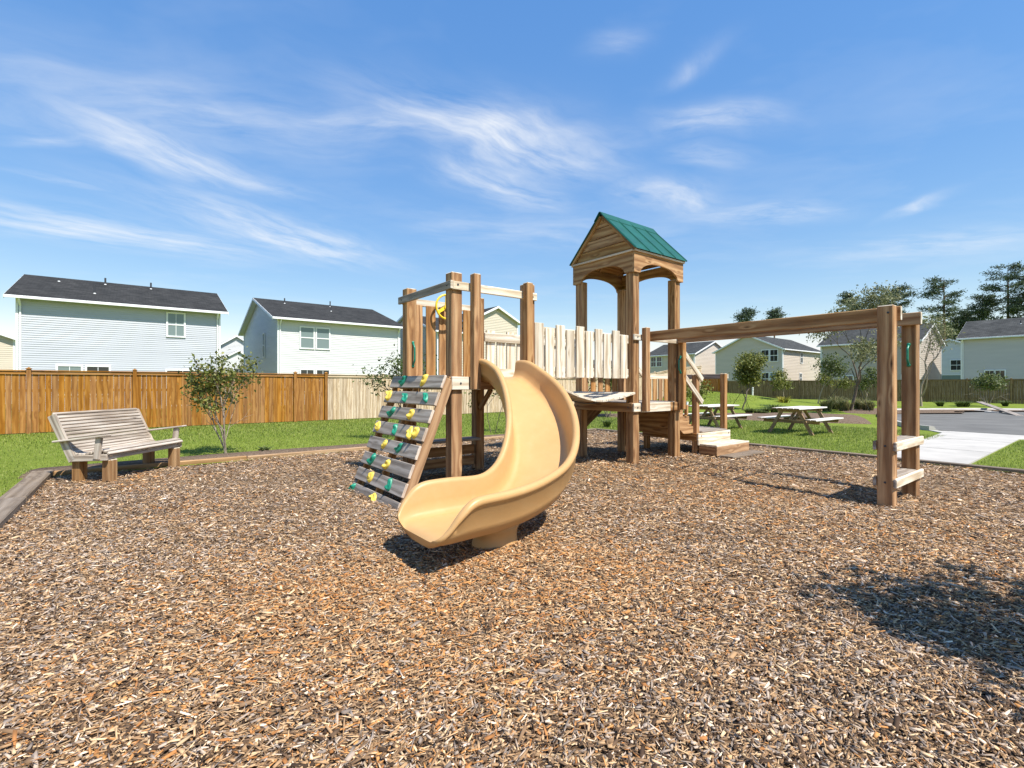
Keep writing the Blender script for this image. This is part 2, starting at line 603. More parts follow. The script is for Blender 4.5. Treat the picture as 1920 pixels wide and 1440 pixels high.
def board_mesh(L, w, t, mat, end, c):
    key = (round(L, 3), round(w, 3), round(t, 3), mat, end, c)
    if key in _cache:
        return _cache[key]
    hs = (L / 2, w / 2, t / 2)
    vid = {}
    verts = []
    for sx in (-1, 1):
        for sy in (-1, 1):
            for sz in (-1, 1):
                s = (sx, sy, sz)
                for a in range(3):
                    p = [s[k] * (hs[k] if k == a else hs[k] - c) for k in range(3)]
                    vid[(s, a)] = len(verts)
                    verts.append(p)
    faces, midx = [], []

    def put(f, mi=0):
        P = [Vector(verts[i]) for i in f]
        n = (P[1] - P[0]).cross(P[2] - P[0])
        cen = sum(P, Vector()) / len(P)
        if n.dot(cen) < 0:
            f = f[::-1]
        faces.append(tuple(f))
        midx.append(mi)
    for a in range(3):
        b_, c_ = [k for k in range(3) if k != a]
        for sa in (-1, 1):
            f = []
            for sb, sc in ((-1, -1), (1, -1), (1, 1), (-1, 1)):
                s = [0, 0, 0]
                s[a], s[b_], s[c_] = sa, sb, sc
                f.append(vid[(tuple(s), a)])
            put(f, 1 if (a == 0 and end) else 0)
    for a, b_ in ((0, 1), (0, 2), (1, 2)):
        c_ = 3 - a - b_
        for sa in (-1, 1):
            for sb in (-1, 1):
                s1, s2 = [0] * 3, [0] * 3
                s1[a] = s2[a] = sa
                s1[b_] = s2[b_] = sb
                s1[c_], s2[c_] = -1, 1
                s1, s2 = tuple(s1), tuple(s2)
                put([vid[(s1, a)], vid[(s1, b_)], vid[(s2, b_)], vid[(s2, a)]], 1 if (a == 0 and end) else 0)
    for sx in (-1, 1):
        for sy in (-1, 1):
            for sz in (-1, 1):
                s = (sx, sy, sz)
                put([vid[(s, 0)], vid[(s, 1)], vid[(s, 2)]])
    uvs = []
    for f in faces:
        P = [Vector(verts[i]) for i in f]
        n = (P[1] - P[0]).cross(P[2] - P[0])
        ax = max(range(3), key=lambda k: abs(n[k]))
        for p in P:
            if ax == 0:
                uvs.append((p.y * 3, p.z))
            elif ax == 1:
                uvs.append((p.x, p.z + 1.37 * (1 if n.y > 0 else 2)))
            else:
                uvs.append((p.x, p.y + 0.71 * (1 if n.z > 0 else 3)))
    me = make_mesh('board', verts, faces, [mat, end or mat], uvs, midx)
    _cache[key] = me
    return me


def axes(p, q, up):
    p, q, up = Vector(p), Vector(q), Vector(up)
    X = (q - p).normalized()
    Z = (up - X * up.dot(X)).normalized()
    Y = Z.cross(X)
    M = Matrix((X, Y, Z)).transposed().to_4x4()
    M.translation = (p + q) / 2
    return M, (q - p).length


def board(name, parent, p, q, w, t, mat='timber', up=(0, 0, 1), end=None, c=0.006):
    M, L = axes(p, q, up)
    return add(name, board_mesh(L, w, t, mat, end, c), parent, M)


def post(name, parent, u, v, z0, z1, wu, wv=None, mat='timber', end='timber_end', c=0.010):
    return board(name, parent, (u, v, z0), (u, v, z1), wv or wu, wu, mat, up=(1, 0, 0), end=end, c=c)


class MB:
    """collects simple shapes into one mesh"""

    def __init__(s):
        s.v, s.f, s.uv, s.mi = [], [], [], []

    def quad(s, pts, uvs=None, mi=0):
        i = len(s.v)
        s.v += [tuple(p) for p in pts]
        s.f.append(tuple(range(i, i + len(pts))))
        s.uv += list(uvs) if uvs else [(p[0], p[2] if abs(p[2]) > 1e-9 else p[1]) for p in pts]
        s.mi.append(mi)

    def box(s, lo, hi, mi=0, M=None):
        x0, y0, z0 = lo
        x1, y1, z1 = hi
        c = [Vector(p) for p in ((x0, y0, z0), (x1, y0, z0), (x1, y1, z0), (x0, y1, z0), (x0, y0, z1), (x1, y0, z1), (x1, y1, z1), (x0, y1, z1))]
        d = [hi[k] - lo[k] for k in range(3)]
        la = max(range(3), key=lambda k: d[k])
        for f in ((0, 3, 2, 1), (4, 5, 6, 7), (0, 1, 5, 4), (1, 2, 6, 5), (2, 3, 7, 6), (3, 0, 4, 7)):
            P = [c[k] for k in f]
            uvs = []
            for p in P:
                o = [p[k] for k in range(3) if k != la]
                uvs.append((p[la], o[0] + o[1]))
            s.quad([M @ p for p in P] if M else P, uvs, mi)

    def bar(s, p, q, w, t, up=(0, 0, 1), mi=0):
        M, L = axes(p, q, up)
        s.box((-L / 2, -w / 2, -t / 2), (L / 2, w / 2, t / 2), mi, M)

    def tube(s, pts, rads, n=8, cap=True, mi=0):
        pts = [Vector(p) for p in pts]
        base = len(s.v)
        prev = None
        for i, p in enumerate(pts):
            d = (pts[min(i + 1, len(pts) - 1)] - pts[max(i - 1, 0)]).normalized()
            if prev is None:
                a = Vector((0, 0, 1)) if abs(d.z) < 0.9 else Vector((1, 0, 0))
                x = d.cross(a).normalized()
            else:
                x = (prev - d * prev.dot(d)).normalized()
            prev = x
            y = d.cross(x)
            r = rads[i] if hasattr(rads, '__len__') else rads
            for k in range(n):
                a = 2 * math.pi * k / n
                s.v.append(tuple(p + (x * math.cos(a) + y * math.sin(a)) * r))
        for i in range(len(pts) - 1):
            for k in range(n):
                a, b = base + i * n + k, base + i * n + (k + 1) % n
                s.f.append((a, b, b + n, a + n))
                s.uv += [(0, 0)] * 4
                s.mi.append(mi)
        if cap:
            s.f.append(tuple(base + k for k in reversed(range(n))))
            s.uv += [(0, 0)] * n
            s.mi.append(mi)
            e = base + (len(pts) - 1) * n
            s.f.append(tuple(e + k for k in range(n)))
            s.uv += [(0, 0)] * n
            s.mi.append(mi)

    def mesh(s, name, mats, smooth=False):
        return make_mesh(name, s.v, s.f, mats, s.uv, s.mi, smooth)

    def build(s, name, mats, parent=None, M=None, smooth=False):
        return add(name, s.mesh(name, mats, smooth), parent, M)


def smooth_by_angle(me, ang=40):
    try:
        me.set_sharp_from_angle(angle=R(ang))
    except Exception:
        pass


# ================================================================== SETTING
BU0, BU1, BV0, BV1 = -7.9, 4.35, -9.0, 4.85      # mulch bed in site coordinates
LU0 = 12.4                                       # near edge of the parking lot
PV0, PV1 = -3.55, -2.25                          # path


def build_ground():
    us = sorted(set([-2500, -900, -300, -120, -60, -40] + list(range(-30, 96, 2)) + [120, 200, 400, 1000, 2500] +
                    [BU0, BU1]))
    vs = sorted(set([-2500, -900, -300, -120, -60, -40] + list(range(-32, 76, 2)) + [100, 160, 300, 900, 2500] +
                    [BV0, BV1]))
    verts, faces = [], []
    idx = {}
    for i, u in enumerate(us):
        for j, v in enumerate(vs):
            p = wp(u, v)
            p.z = gz(p.x, p.y)
            idx[i, j] = len(verts)
            verts.append(p)
    for i in range(len(us) - 1):
        for j in range(len(vs) - 1):
            uc, vc = (us[i] + us[i + 1]) / 2, (vs[j] + vs[j + 1]) / 2
            if BU0 < uc < BU1 and BV0 < vc < BV1:
                continue
            faces.append((idx[i, j], idx[i + 1, j], idx[i + 1, j + 1], idx[i, j + 1]))
    o = add('lawn', make_mesh('lawn', verts, faces, 'lawn', smooth=True))
    tag(o, kind='structure')
    # mulch bed
    nu, nv = 110, 124
    verts, faces = [], []
    for i in range(nu + 1):
        for j in range(nv + 1):
            u = BU0 + (BU1 - BU0) * i / nu
            v = BV0 + (BV1 - BV0) * j / nv
            p = wp(u, v)
            p.z = mz(p.x, p.y)
            verts.append(p)
    for i in range(nu):
        for j in range(nv):
            a = i * (nv + 1) + j
            faces.append((a, a + nv + 1, a + nv + 2, a + 1))
    o = add('mulch_bed', make_mesh('mulch_bed', verts, faces, 'mulch', smooth=True))
    tag(o, kind='structure')


build_ground()


def sheet(name, pts_uv, z, mat, thick=0.0):
    """flat slab with a real edge, outline given in site coordinates"""
    n = len(pts_uv)
    top = [wp(u, v, z) for u, v in pts_uv]
    bot = [wp(u, v, z - max(thick, 0.02)) for u, v in pts_uv]
    faces = [tuple(range(n))]
    for i in range(n):
        j = (i + 1) % n
        faces.append((i, n + i, n + j, j))
    o = add(name, make_mesh(name, top + bot, faces, mat))
    return tag(o, kind='structure')


LOT = [(LU0, -2.0), (12.9, -1.3), (13.6, -.85), (14.6, -.45), (16.5, .35), (19.5, 1.4), (22.8, 2.25), (24.6, 2.3), (25.9, 1.7), (27.6, .7), (29.2, -.4), (30.2, -1.8), (30.6, -4), (30.6, -30)]
sheet('parking_lot', [(LU0, -30)] + LOT, 0.012, 'asphalt', 0.2)
sheet('footpath', [(BU1 + 0.16, PV0), (11.0, PV0), (12.36, PV0 - 0.9), (12.36, PV1 + 0.75), (11.6, PV1 + .3), (BU1 + 0.16, PV1)], 0.012, 'concrete', 0.15)
# joints of the footpath are saw-cut grooves: thin dark recess between slabs
for uj in (7.0, 9.7):
    mb = MB()
    a, b_ = wp(uj, PV0 + .01, 0.0135), wp(uj, PV1 - .01, 0.0135)
    mb.bar(a, b_, 0.012, 0.002)
    tag(mb.build('path_joint', 'asphalt'), kind='structure')


def kerb(path, name='kerb', w=0.34, hgt=0.13, z=-0.03):
    """rolled concrete kerb swept along a path of site coordinates"""
    prof = [(0, -.1), (0, hgt), (0.10, hgt), (0.17, hgt * .8), (0.22, 0.012), (w + .12, 0.004), (w + .12, -.1)]
    P = [wp(u, v) for u, v in path]
    verts, faces = [], []
    for i, p in enumerate(P):
        d = (P[min(i + 1, len(P) - 1)] - P[max(i - 1, 0)]).normalized()
        nrm = Vector((d.y, -d.x, 0))
        for a, h in prof:
            q = p + nrm * a
            verts.append((q.x, q.y, z + h))
    m = len(prof)
    for i in range(len(P) - 1):
        for k in range(m - 1):
            a = i * m + k
            faces.append((a, a + 1, a + m + 1, a + m))
    faces.append(tuple(range(m)))
    faces.append(tuple(reversed([(len(P) - 1) * m + k for k in range(m)])))
    return tag(add(name, make_mesh(name, verts, faces, 'concrete')), kind='structure')


kerb([(LU0, -1.5), (12.75, -1.05), (13.4, -.62), (14.3, -.2), (16.3, .6)], z=.0)
kerb([(16.3, .6), (19.4, 1.65), (22.8, 2.5), (24.7, 2.55), (26.1, 1.95), (27.8, .9), (29.5, -.25), (30.5, -1.7), (30.9, -4), (30.9, -30)], z=.0)
kerb([(LU0, -30), (LU0, PV0 - 0.9)], z=.0)


def bed(name, pts, z=0.03):
    """planting bed: low mound of soil following an outline in site coordinates"""
    c = Vector((sum(p[0] for p in pts) / len(pts), sum(p[1] for p in pts) / len(pts)))
    rings = [(1.0, -0.06), (0.93, 0.02), (0.75, 0.05), (0.45, 0.07)]
    verts, faces = [], []
    dens = []
    for i in range(len(pts)):
        a, b_ = Vector(pts[i]), Vector(pts[(i + 1) % len(pts)])
        k = max(2, int((b_ - a).length / 0.5))
        dens += [a.lerp(b_, t / k) for t in range(k)]
    n = len(dens)
    for s, h in rings:
        for i, p in enumerate(dens):
            q = c + (p - c) * s
            w = wp(q.x, q.y)
            ww = 0.06 * mnoise.noise(Vector((w.x * 1.3, w.y * 1.3, 1)))
            verts.append((w.x + ww, w.y + ww, gz(w.x, w.y) + h + z + 0.02 * mnoise.noise(Vector((w.x * 3, w.y * 3, 5)))))
    for r in range(len(rings) - 1):
        for i in range(n):
            j = (i + 1) % n
            faces.append((r * n + i, r * n + j, (r + 1) * n + j, (r + 1) * n + i))
    faces.append(tuple((len(rings) - 1) * n + i for i in range(n)))
    return tag(add(name, make_mesh(name, verts, faces, 'soil', smooth=True)), kind='structure')


bed('planting_bed', [(-8.6, 4.98), (4.2, 4.98), (4.2, 5.35), (-2, 5.55), (-8.6, 5.9)], z=0.0)
bed('planting_bed', [(14.0, .35), (16.6, 1.2), (19.2, 2.3), (19, 4.4), (13.0, 8.2), (9.0, 10.6), (8.2, 9.6), (11.2, 6.2), (12.6, 3.2)], z=0.05)
bed('planting_bed', [(31.2, -1.2), (31.2, -28), (33.8, -28), (33.8, -1), (30, 2.6), (26.5, 4.6), (23, 4.9), (20.5, 3.6), (20.4, 2.3), (22.8, 2.9), (24.9, 2.95), (27.9, 1.3)], z=0.0)

# ---- mulch edging timbers
EDGE = 'timbers edging the mulch bed'


def edging(u0, v0, u1, v1, w, h, ztop, mat, label):
    a, b_ = wp(u0, v0, ztop - h / 2), wp(u1, v1, ztop - h / 2)
    mid = (a + b_) / 2
    o = board('edging_timber', None, a, b_, w, h, mat, c=0.012, end=mat)
    return tag(o, label, 'timber', EDGE)


edging(-7.99, 5.05, -7.99, 2.76, 0.25, 0.22, 0.075, 'edging', 'wide weathered grey edging timber ending at the corner beside the bench')
edging(-7.99, 2.745, -7.99, -0.6, 0.25, 0.22, 0.078, 'edging', 'wide brown edging timber at the far left edge of the picture')
edging(-7.86, 5.0, -5.2, 4.98, 0.09, 0.16, 0.055, 'edging_fresh', 'light edging board of the mulch bed behind the bench')
edging(-5.19, 4.98, -2.6, 4.95, 0.09, 0.16, 0.05, 'edging_fresh', 'light edging board of the mulch bed in front of the bushy sapling')
edging(-2.59, 4.95, 0.9, 4.93, 0.09, 0.16, 0.045, 'edging_fresh', 'edging board of the mulch bed seen under the slide tower')
edging(0.91, 4.93, 4.45, 4.92, 0.09, 0.16, 0.04, 'edging', 'edging board of the mulch bed seen below the bridge')
edging(4.42, 4.87, 4.42, 1.2, 0.09, 0.16, 0.045, 'edging', 'thin dark edging board of the mulch bed behind the steps')
edging(4.42, 1.19, 4.42, -2.4, 0.09, 0.16, 0.045, 'edging', 'thin dark edging board of the mulch bed in front of the picnic tables')
edging(4.42, -2.41, 4.42, -5.6, 0.09, 0.16, 0.04, 'edging', 'thin brown edging board between the mulch and the concrete path')

# ================================================================== PLAY STRUCTURE
PS = empty('play_structure', (OX, OY, 0), TH,
           'wooden play structure with tan slide, climbing wall, bridge, green-roofed tower and monkey bars', 'playset')

ZT = 2.86
PW = 0.16
# slide tower
for u, v in ((-3.562, .12), (-3.562, 1.42), (-2.318, .12), (-2.318, 1.42)):
    post('post', PS, u, v, -.35, ZT + rnd.uniform(-.01, .01), PW)
for u in (-3.34, -2.45):
    post('short_post', PS, u, -.056, 1.335, 2.845, .108)
# top rails of the slide tower
board('rail', PS, (-3.662, .0, 2.682), (-3.662, 1.576, 2.682), .036, .108, 'greyed', end='bleached')
board('rail', PS, (-3.642, .022, 2.678), (-2.225, .022, 2.678), .036, .108, 'bleached')
board('rail', PS, (-3.64, 1.518, 2.68), (-2.23, 1.518, 2.68), .036, .108, 'bleached')
# back wall slats of the slide tower
for k in range(5):
    u = -3.40 + k * .228
    board('slat', PS, (u, 1.478, 1.50), (u, 1.478, 2.64), .165, .03, 'timber', up=(0, 1, 0))
# deck of the slide tower
dk = board('deck_beam', PS, (-3.66, .018, 1.42), (-3.40, .018, 1.42), .036, .168, 'bleached', end='timber_end')
board('deck_beam', PS, (-3.396, .018, 1.42), (-2.235, .018, 1.42), .036, .168, 'timber')
board('deck_beam', PS, (-3.64, 1.522, 1.42), (-2.235, 1.522, 1.42), .036, .168, 'timber')
board('deck_beam', PS, (-3.662, .04, 1.42), (-3.662, 1.5, 1.42), .036, .168, 'timber')
board('deck_beam', PS, (-2.218, .04, 1.42), (-2.218, 1.5, 1.42), .036, .168, 'timber')
for k in range(10):
    v = .11 + k * .146
    lo, hi = (-3.64, -2.235)
    if v < .21 or v > 1.33:
        lo, hi = -3.48, -2.40
    board('deck_board', PS, (lo, v, 1.488), (hi, v, 1.488), .138, .032, 'greyed', end='timber_end')
# under the slide tower: low shop-counter wall and knee brace
for z in (.16, .34):
    board('counter_board', PS, (-3.47, 1.40, z), (-2.41, 1.40, z), .035, .15, 'timber')
board('counter_board', PS, (-3.45, 1.30, .52), (-2.42, 1.30, .52), .26, .036, 'greyed')
board('knee_brace', PS, (-2.34, 1.32, 1.0), (-2.34, 1.0, 1.335), .09, .04, 'timber', up=(1, 0, 0))


def grab_handle(parent, base, out, length, r=.014, deep=.055):
    """moulded D-shaped grab handle fixed at both ends"""
    b = Vector(base)
    o = Vector(out)
    mb = MB()
    pts, rad = [], []
    for k in range(15):
        t = k / 14
        s = math.sin(math.pi * t)
        pts.append(b + Vector((0, 0, (t - .5) * length)) + o * (deep * min(1, s * 1.7)))
        rad.append(r * (1.25 if k in (0, 14) else 1))
    mb.tube(pts, rad, 10)
    for sgn in (-1, 1):
        mb.tube([b + Vector((0, 0, sgn * (length / 2 + .012))), b + Vector((0, 0, sgn * (length / 2 + .012))) + o * .012], [.024, .020], 10)
    return mb.build('grab_handle', 'handle_green', parent, smooth=True)


grab_handle(PS, (-3.545, 1.339, 1.86), (0, -1, 0), .33)
grab_handle(PS, (1.318, -.058, 1.78), (-1, 0, 0), .28)
grab_handle(PS, (1.319, -3.478, 1.80), (-1, 0, 0), .25)

# steering wheel on the back wall
mb = MB()
cw = Vector((-2.965, 1.33, 2.63))
ring = [cw + Vector((.19 * math.cos(a), 0, .19 * math.sin(a))) for a in [2 * math.pi * k / 36 for k in range(37)]]
mb.tube(ring, .017, 8, cap=False)
wheel = mb.build('steering_wheel', 'wheel_yellow', PS, smooth=True)
mb = MB()
for a in (90, 210, 330):
    e = cw + Vector((.185 * math.cos(R(a)), 0, .185 * math.sin(R(a))))
    mb.bar(cw + Vector((0, .012, 0)), e, .05, .016, up=(0, 1, 0))
mb.build('spoke', 'wheel_yellow', wheel)
mb = MB()
mb.tube([cw + Vector((0, -.02, 0)), cw + Vector((0, .13, 0))], [.045, .03], 16)
mb.build('hub', 'wheel_yellow', wheel, smooth=False)

# ---- bridge
HB = [(-2.09 + .2185 * k, 2.328 if k % 2 == 0 else 2.266) for k in range(10)]
for v, s in ((.16, -1), (1.34, 1)):
    for zc, hh in ((2.20, .15), (1.60, .15)):
        board('bridge_rail', PS, (-2.236, v, zc), (.036, v, zc), .036, hh, 'bleached')
    for k, (u, zt) in enumerate(HB):
        off = .038 if k % 2 == 0 else .033
        board('baluster', PS, (u, v + s * off, 1.512 + rnd.uniform(-.006, .006)), (u, v + s * off, zt + rnd.uniform(-.008, .008)),
              .176 + rnd.uniform(-.008, .006), .034 if k % 2 == 0 else .026, 'bleached', up=(0, 1, 0), c=.004)
# sagging deck of the bridge
DKP = [(-2.23, 1.46), (-1.9, 1.36), (-1.509, 1.25), (-1.362, 1.201), (-1.161, 1.157), (-.971, 1.123), (-.811, 1.113), (-.61, 1.127), (-.345, 1.16), (.03, 1.235)]


def sag(u):
    for (a, za), (b_, zb) in zip(DKP, DKP[1:]):
        if a <= u <= b_:
            return za + (zb - za) * (u - a) / (b_ - a)
    return DKP[-1][1] if u > 0 else DKP[0][1]


span = MB()
for v in (.30, 1.20):
    us = [-2.22 + 2.25 * k / 16 for k in range(17)]
    for a, b_ in zip(us, us[1:]):
        span.bar((a, v, sag(a) - .028), (b_, v, sag(b_) - .028), .05, .012)
bridge = span.build('bridge_deck', 'dark_metal', PS)
n = 16
for k in range(n):
    a = -2.22 + 2.26 * k / n
    b_ = -2.22 + 2.26 * (k + 1) / n - .006
    za, zb = sag(a) + .02, sag(b_) + .02
    mid = Vector(((a + b_) / 2, .72, (za + zb) / 2))
    nrm = Vector((-(zb - za), 0, b_ - a)).normalized()
    L = math.hypot(b_ - a, zb - za)
    board('plank', bridge, mid + Vector((0, -.72 - .0, 0)), mid + Vector((0, .76, 0)), L, .036, 'bleached', up=nrm, c=.004)

# ---- roofed tower
RT = 1.493
for u, v in ((.115, .125), (1.372, .125), (.115, 1.372), (1.372, 1.372)):
    post('post', PS, u, v, -.35, 3.42, .168)
# deck beams and boards
board('deck_beam', PS, (-.0, .02, 1.0), (.20, .02, 1.0), .036, .155, 'bleached', end='bleached')
board('deck_beam', PS, (.205, .018, .995), (1.08, .018, .995), .04, .168, 'bleached', end='timber_end')
board('deck_beam', PS, (1.084, .022, .995), (1.49, .022, .995), .036, .16, 'timber')
board('deck_beam', PS, (.012, .042, 1.0), (.012, 1.46, 1.0), .036, .165, 'timber')
board('deck_beam', PS, (1.475, .042, 1.0), (1.475, 1.46, 1.0), .036, .165, 'timber')
board('deck_beam', PS, (.03, 1.475, 1.0), (1.45, 1.475, 1.0), .036, .165, 'timber')
for k in range(10):
    v = .112 + k * .146
    lo, hi = (.04, 1.45)
    if v < .215 or v > 1.28:
        lo, hi = .205, 1.285
    board('deck_board', PS, (lo, v, 1.068), (hi, v, 1.068), .138, .032, 'greyed', end='timber_end')
# railing on the right side and the monkey-bar posts
board('rail', PS, (.01, .018, 2.236), (1.47, .018, 2.236), .036, .105, 'bleached', end='bleached')
post('short_post', PS, .25, -.06, .93, 2.41, .108)
post('short_post', PS, 1.25 + .122, -.06, .93, 2.40, .108)
# back railing
board('rail', PS, (.20, 1.475, 1.86), (1.29, 1.475, 1.86), .036, .105, 'bleached')
for k in range(5):
    u = .30 + k * .222
    board('slat', PS, (u, 1.44, 1.085), (u, 1.44, 1.82), .14, .03, 'timber', up=(0, 1, 0))
# ramp down the far side, seen dark under the bridge
rp = board('climbing_ramp', PS, (.55, 1.5, 1.0), (.55, 2.75, -.05), 1.0, .04, 'timber')
for k in range(4):
    f = (k + .6) / 4.4
    board('ramp_cleat', rp, (-.6 + 1.2 * f, -.5, .035), (-.6 + 1.2 * f, .5, .035), .04, .03, 'timber', c=.004)


# arched fascia boards
def fascia(parent, along, fixed, mat):
    """board with an arch cut from its lower edge; along: 'u' or 'v'"""
    z0, z1, t = 3.377, 3.735, .036
    L = RT if along == 'u' else RT - 2 * t
    N = 28
    verts, faces, uvs = [], [], []
    xs = [L * i / N for i in range(N + 1)]

    def low(x):
        a, b_ = .175, L - .175
        if x <= a or x >= b_:
            return z0
        s = (x - a) / (b_ - a) * 2 - 1
        return z0 + .205 * math.sqrt(max(0, 1 - abs(s) ** 2.3))
    xs = sorted(set(xs + [.1751, L - .1751, .2, L - .2]))
    for y in (0, t):
        for x in xs:
            verts.append((x, y, low(x)))
            verts.append((x, y, z1))
    m = 2 * len(xs)
    for i in range(len(xs) - 1):
        a = 2 * i
        for f in ((a, a + 2, a + 3, a + 1), (m + a, m + a + 1, m + a + 3, m + a + 2), (a, m + a, m + a + 2, a + 2), (a + 1, a + 3, m + a + 3, m + a + 1)):
            faces.append(f)
    e = 2 * (len(xs) - 1)
    faces += [(0, 1, m + 1, m), (e, m + e, m + e + 1, e + 1)]
    for f in faces:
        for i in f:
            uvs.append((verts[i][0], verts[i][2] + verts[i][1]))
    me = make_mesh('fascia', verts, faces, mat, uvs)
    if along == 'u':
        M = Matrix.Translation((0, fixed, 0))
    else:
        M = Matrix.Translation((fixed + t, t, 0)) @ Matrix.Rotation(R(90), 4, 'Z')
    return add('arched_fascia', me, parent, M)


AP = 4.54      # apex
EV = 3.775     # eave level
mb = MB()
for u in (.12, .75, 1.37):
    for s in (-1, 1):
        mb.bar((u, .7465 + s * .02, AP - .06), (u, .7465 + s * .74, EV - .01), .036, .07)
mb.bar((.02, .7465, AP - .07), (1.47, .7465, AP - .07), .036, .08)
roof = mb.build('roof_frame', 'timber', PS)
fascia(roof, 'u', 0.0, 'timber')
fascia(roof, 'u', RT - .036, 'timber')
fascia(roof, 'v', 0.0, 'timber')
fascia(roof, 'v', RT - .036, 'timber')
for p, q in (((-.012, -.010, 3.752), (1.505, -.010, 3.752)), ((-.012, RT + .010, 3.752), (1.505, RT + .010, 3.752))):
    board('eave_trim', roof, p, q, .05, .034, 'greyed_end', c=.003)
for u in (-.01, RT + .01):
    board('eave_trim', roof, (u, .016, 3.752), (u, RT - .016, 3.752), .05, .034, 'greyed_end', c=.003)
# gable boards (each cut to the slope)
for u0 in (.03, RT - .055):
    lev = [3.772, 3.96, 4.15, 4.335, 4.49]
    for a, b_ in zip(lev, lev[1:]):
        def hw(z):
            return .735 * (AP - z) / (AP - EV)
        z0, z1 = a + .008, b_ - .006
        w0, w1 = hw(z0), hw(z1)
        verts = []
        for x in (u0, u0 + .024):
            verts += [(x, .7465 - w0, z0), (x, .7465 + w0, z0), (x, .7465 + w1, z1), (x, .7465 - w1, z1)]
        fs = [(0, 3, 2, 1), (4, 5, 6, 7), (0, 1, 5, 4), (1, 2, 6, 5), (2, 3, 7, 6), (3, 0, 4, 7)]
        uvs = [(verts[i][1], verts[i][2] + verts[i][0]) for f in fs for i in f]
        add('gable_board', make_mesh('gable_board', verts, fs, 'timber', uvs), roof)
    for s in (-1, 1):
        um = -.006 if u0 < .5 else RT - .02
        board('rake_trim', roof, (um + .012, .7465 + s * .012, AP + .0), (um + .012, .7465 + s * .775, EV - .012), .05, .055,
              'timber', up=(0, s * .7, .75), c=.004)
for s in (-1, 1):
    for k in range(7):
        t = (k + .5) / 7
        y = .7465 + s * (.02 + .72 * t)
        z = AP + .004 + (EV - .03 - AP - .004) * t
        nr_ = Vector((0, s * (AP - EV), .745)).normalized()
        board('roof_sheathing', roof, (.0, y, z), (RT, y, z), .148, .018, 'timber', up=nr_, c=.002)
# green metal roof: panels with raised ribs and ridge cap
sl = Vector((0, 1, 0))
for s in (-1, 1):
    top = Vector((0, .7465 + s * .01, AP + .035))
    bot = Vector((0, .7465 + s * .80, EV - .005))
    d = (bot - top).normalized()
    nrm = Vector((0, s * -d.z * (1 if s * d.y > 0 else -1), 0))
    nrm = Vector((0, -d.z * (1 if d.y > 0 else -1), abs(d.y))).normalized()
    for k in range(2):
        u0 = -.045 + k * .7915
        u1 = u0 + .7915 - .004
        mb = MB()
        a0, a1 = top + Vector((u0, 0, 0)), top + Vector((u1, 0, 0))
        b0, b1 = bot + Vector((u0, 0, 0)), bot + Vector((u1, 0, 0))
        th = nrm * .008
        P = [a0, a1, b1, b0]
        Q = [p + th for p in P]
        mb.quad(Q if s < 0 else Q[::-1])
        mb.quad(P[::-1] if s < 0 else P)
        for i in range(4):
            mb.quad([P[i], P[(i + 1) % 4], Q[(i + 1) % 4], Q[i]])
        for uu in ((u0 + .012, u0 + .40) if k == 0 else (u0 + .012, u0 + .40, u1 - .012)):
            w = .011
            p0, p1 = top + Vector((uu, 0, 0)) + th, bot + Vector((uu, 0, 0)) + th
            A = [p0 + Vector((-w, 0, 0)), p0 + nrm * .018, p0 + Vector((w, 0, 0))]
            B = [p1 + Vector((-w, 0, 0)), p1 + nrm * .018, p1 + Vector((w, 0, 0))]
            for i in (0, 1):
                mb.quad([A[i], B[i], B[i + 1], A[i + 1]])
            mb.quad([B[0], B[1], B[2]])
        mb.build('roof_panel', 'roof_green', roof)
for k in range(2):
    u0, u1 = -.06 + k * .81, -.06 + (k + 1) * .81 - .004
    prof = [(-.135, -.125), (-.02, .012), (.0, .018), (.02, .012), (.135, -.125), (.135, -.137), (.0, .004), (-.135, -.137)]
    verts = [(u, .7465 + y, AP + .058 + z) for u in (u0, u1) for y, z in prof]
    m = len(prof)
    fs = [(i, (i + 1) % m, m + (i + 1) % m, m + i) for i in range(m)] + [tuple(range(m))[::-1], tuple(range(m, 2 * m))]
    add('ridge_cap', make_mesh('ridge_cap', verts, fs, 'roof_green'), roof)

# ---- monkey bars
NV = -3.48
for u in (.385, 1.405):
    post('monkey_bar_post', PS, u, NV, -.35, 2.362, .155, .165)
board('monkey_bar_beam', PS, (.486, -3.60, 2.268), (.43, -.012, 2.268), .045, .172, 'timber', end='bleached')
board('monkey_bar_beam', PS, (1.30, -3.62, 2.275), (1.30, -.012, 2.275), .045, .165, 'timber', end='bleached')
for k in range(9):
    v = -.42 - k * .345
    mb = MB()
    mb.tube([(.47, v, 2.285), (1.30, v, 2.285)], .016, 10)
    mb.build('rung', 'steel', PS, smooth=True)
for zc in (.659, .219):
    for v in (NV - .102, NV + .102):
        board('step_board', PS, (.285, v, zc), (1.505, v, zc), .036, .112, 'bleached' if v < NV else 'timber', end='greyed', c=.01)
    board('step_tread', PS, (.47, NV, zc + .042), (1.32, NV, zc + .042), .165, .034, 'greyed')

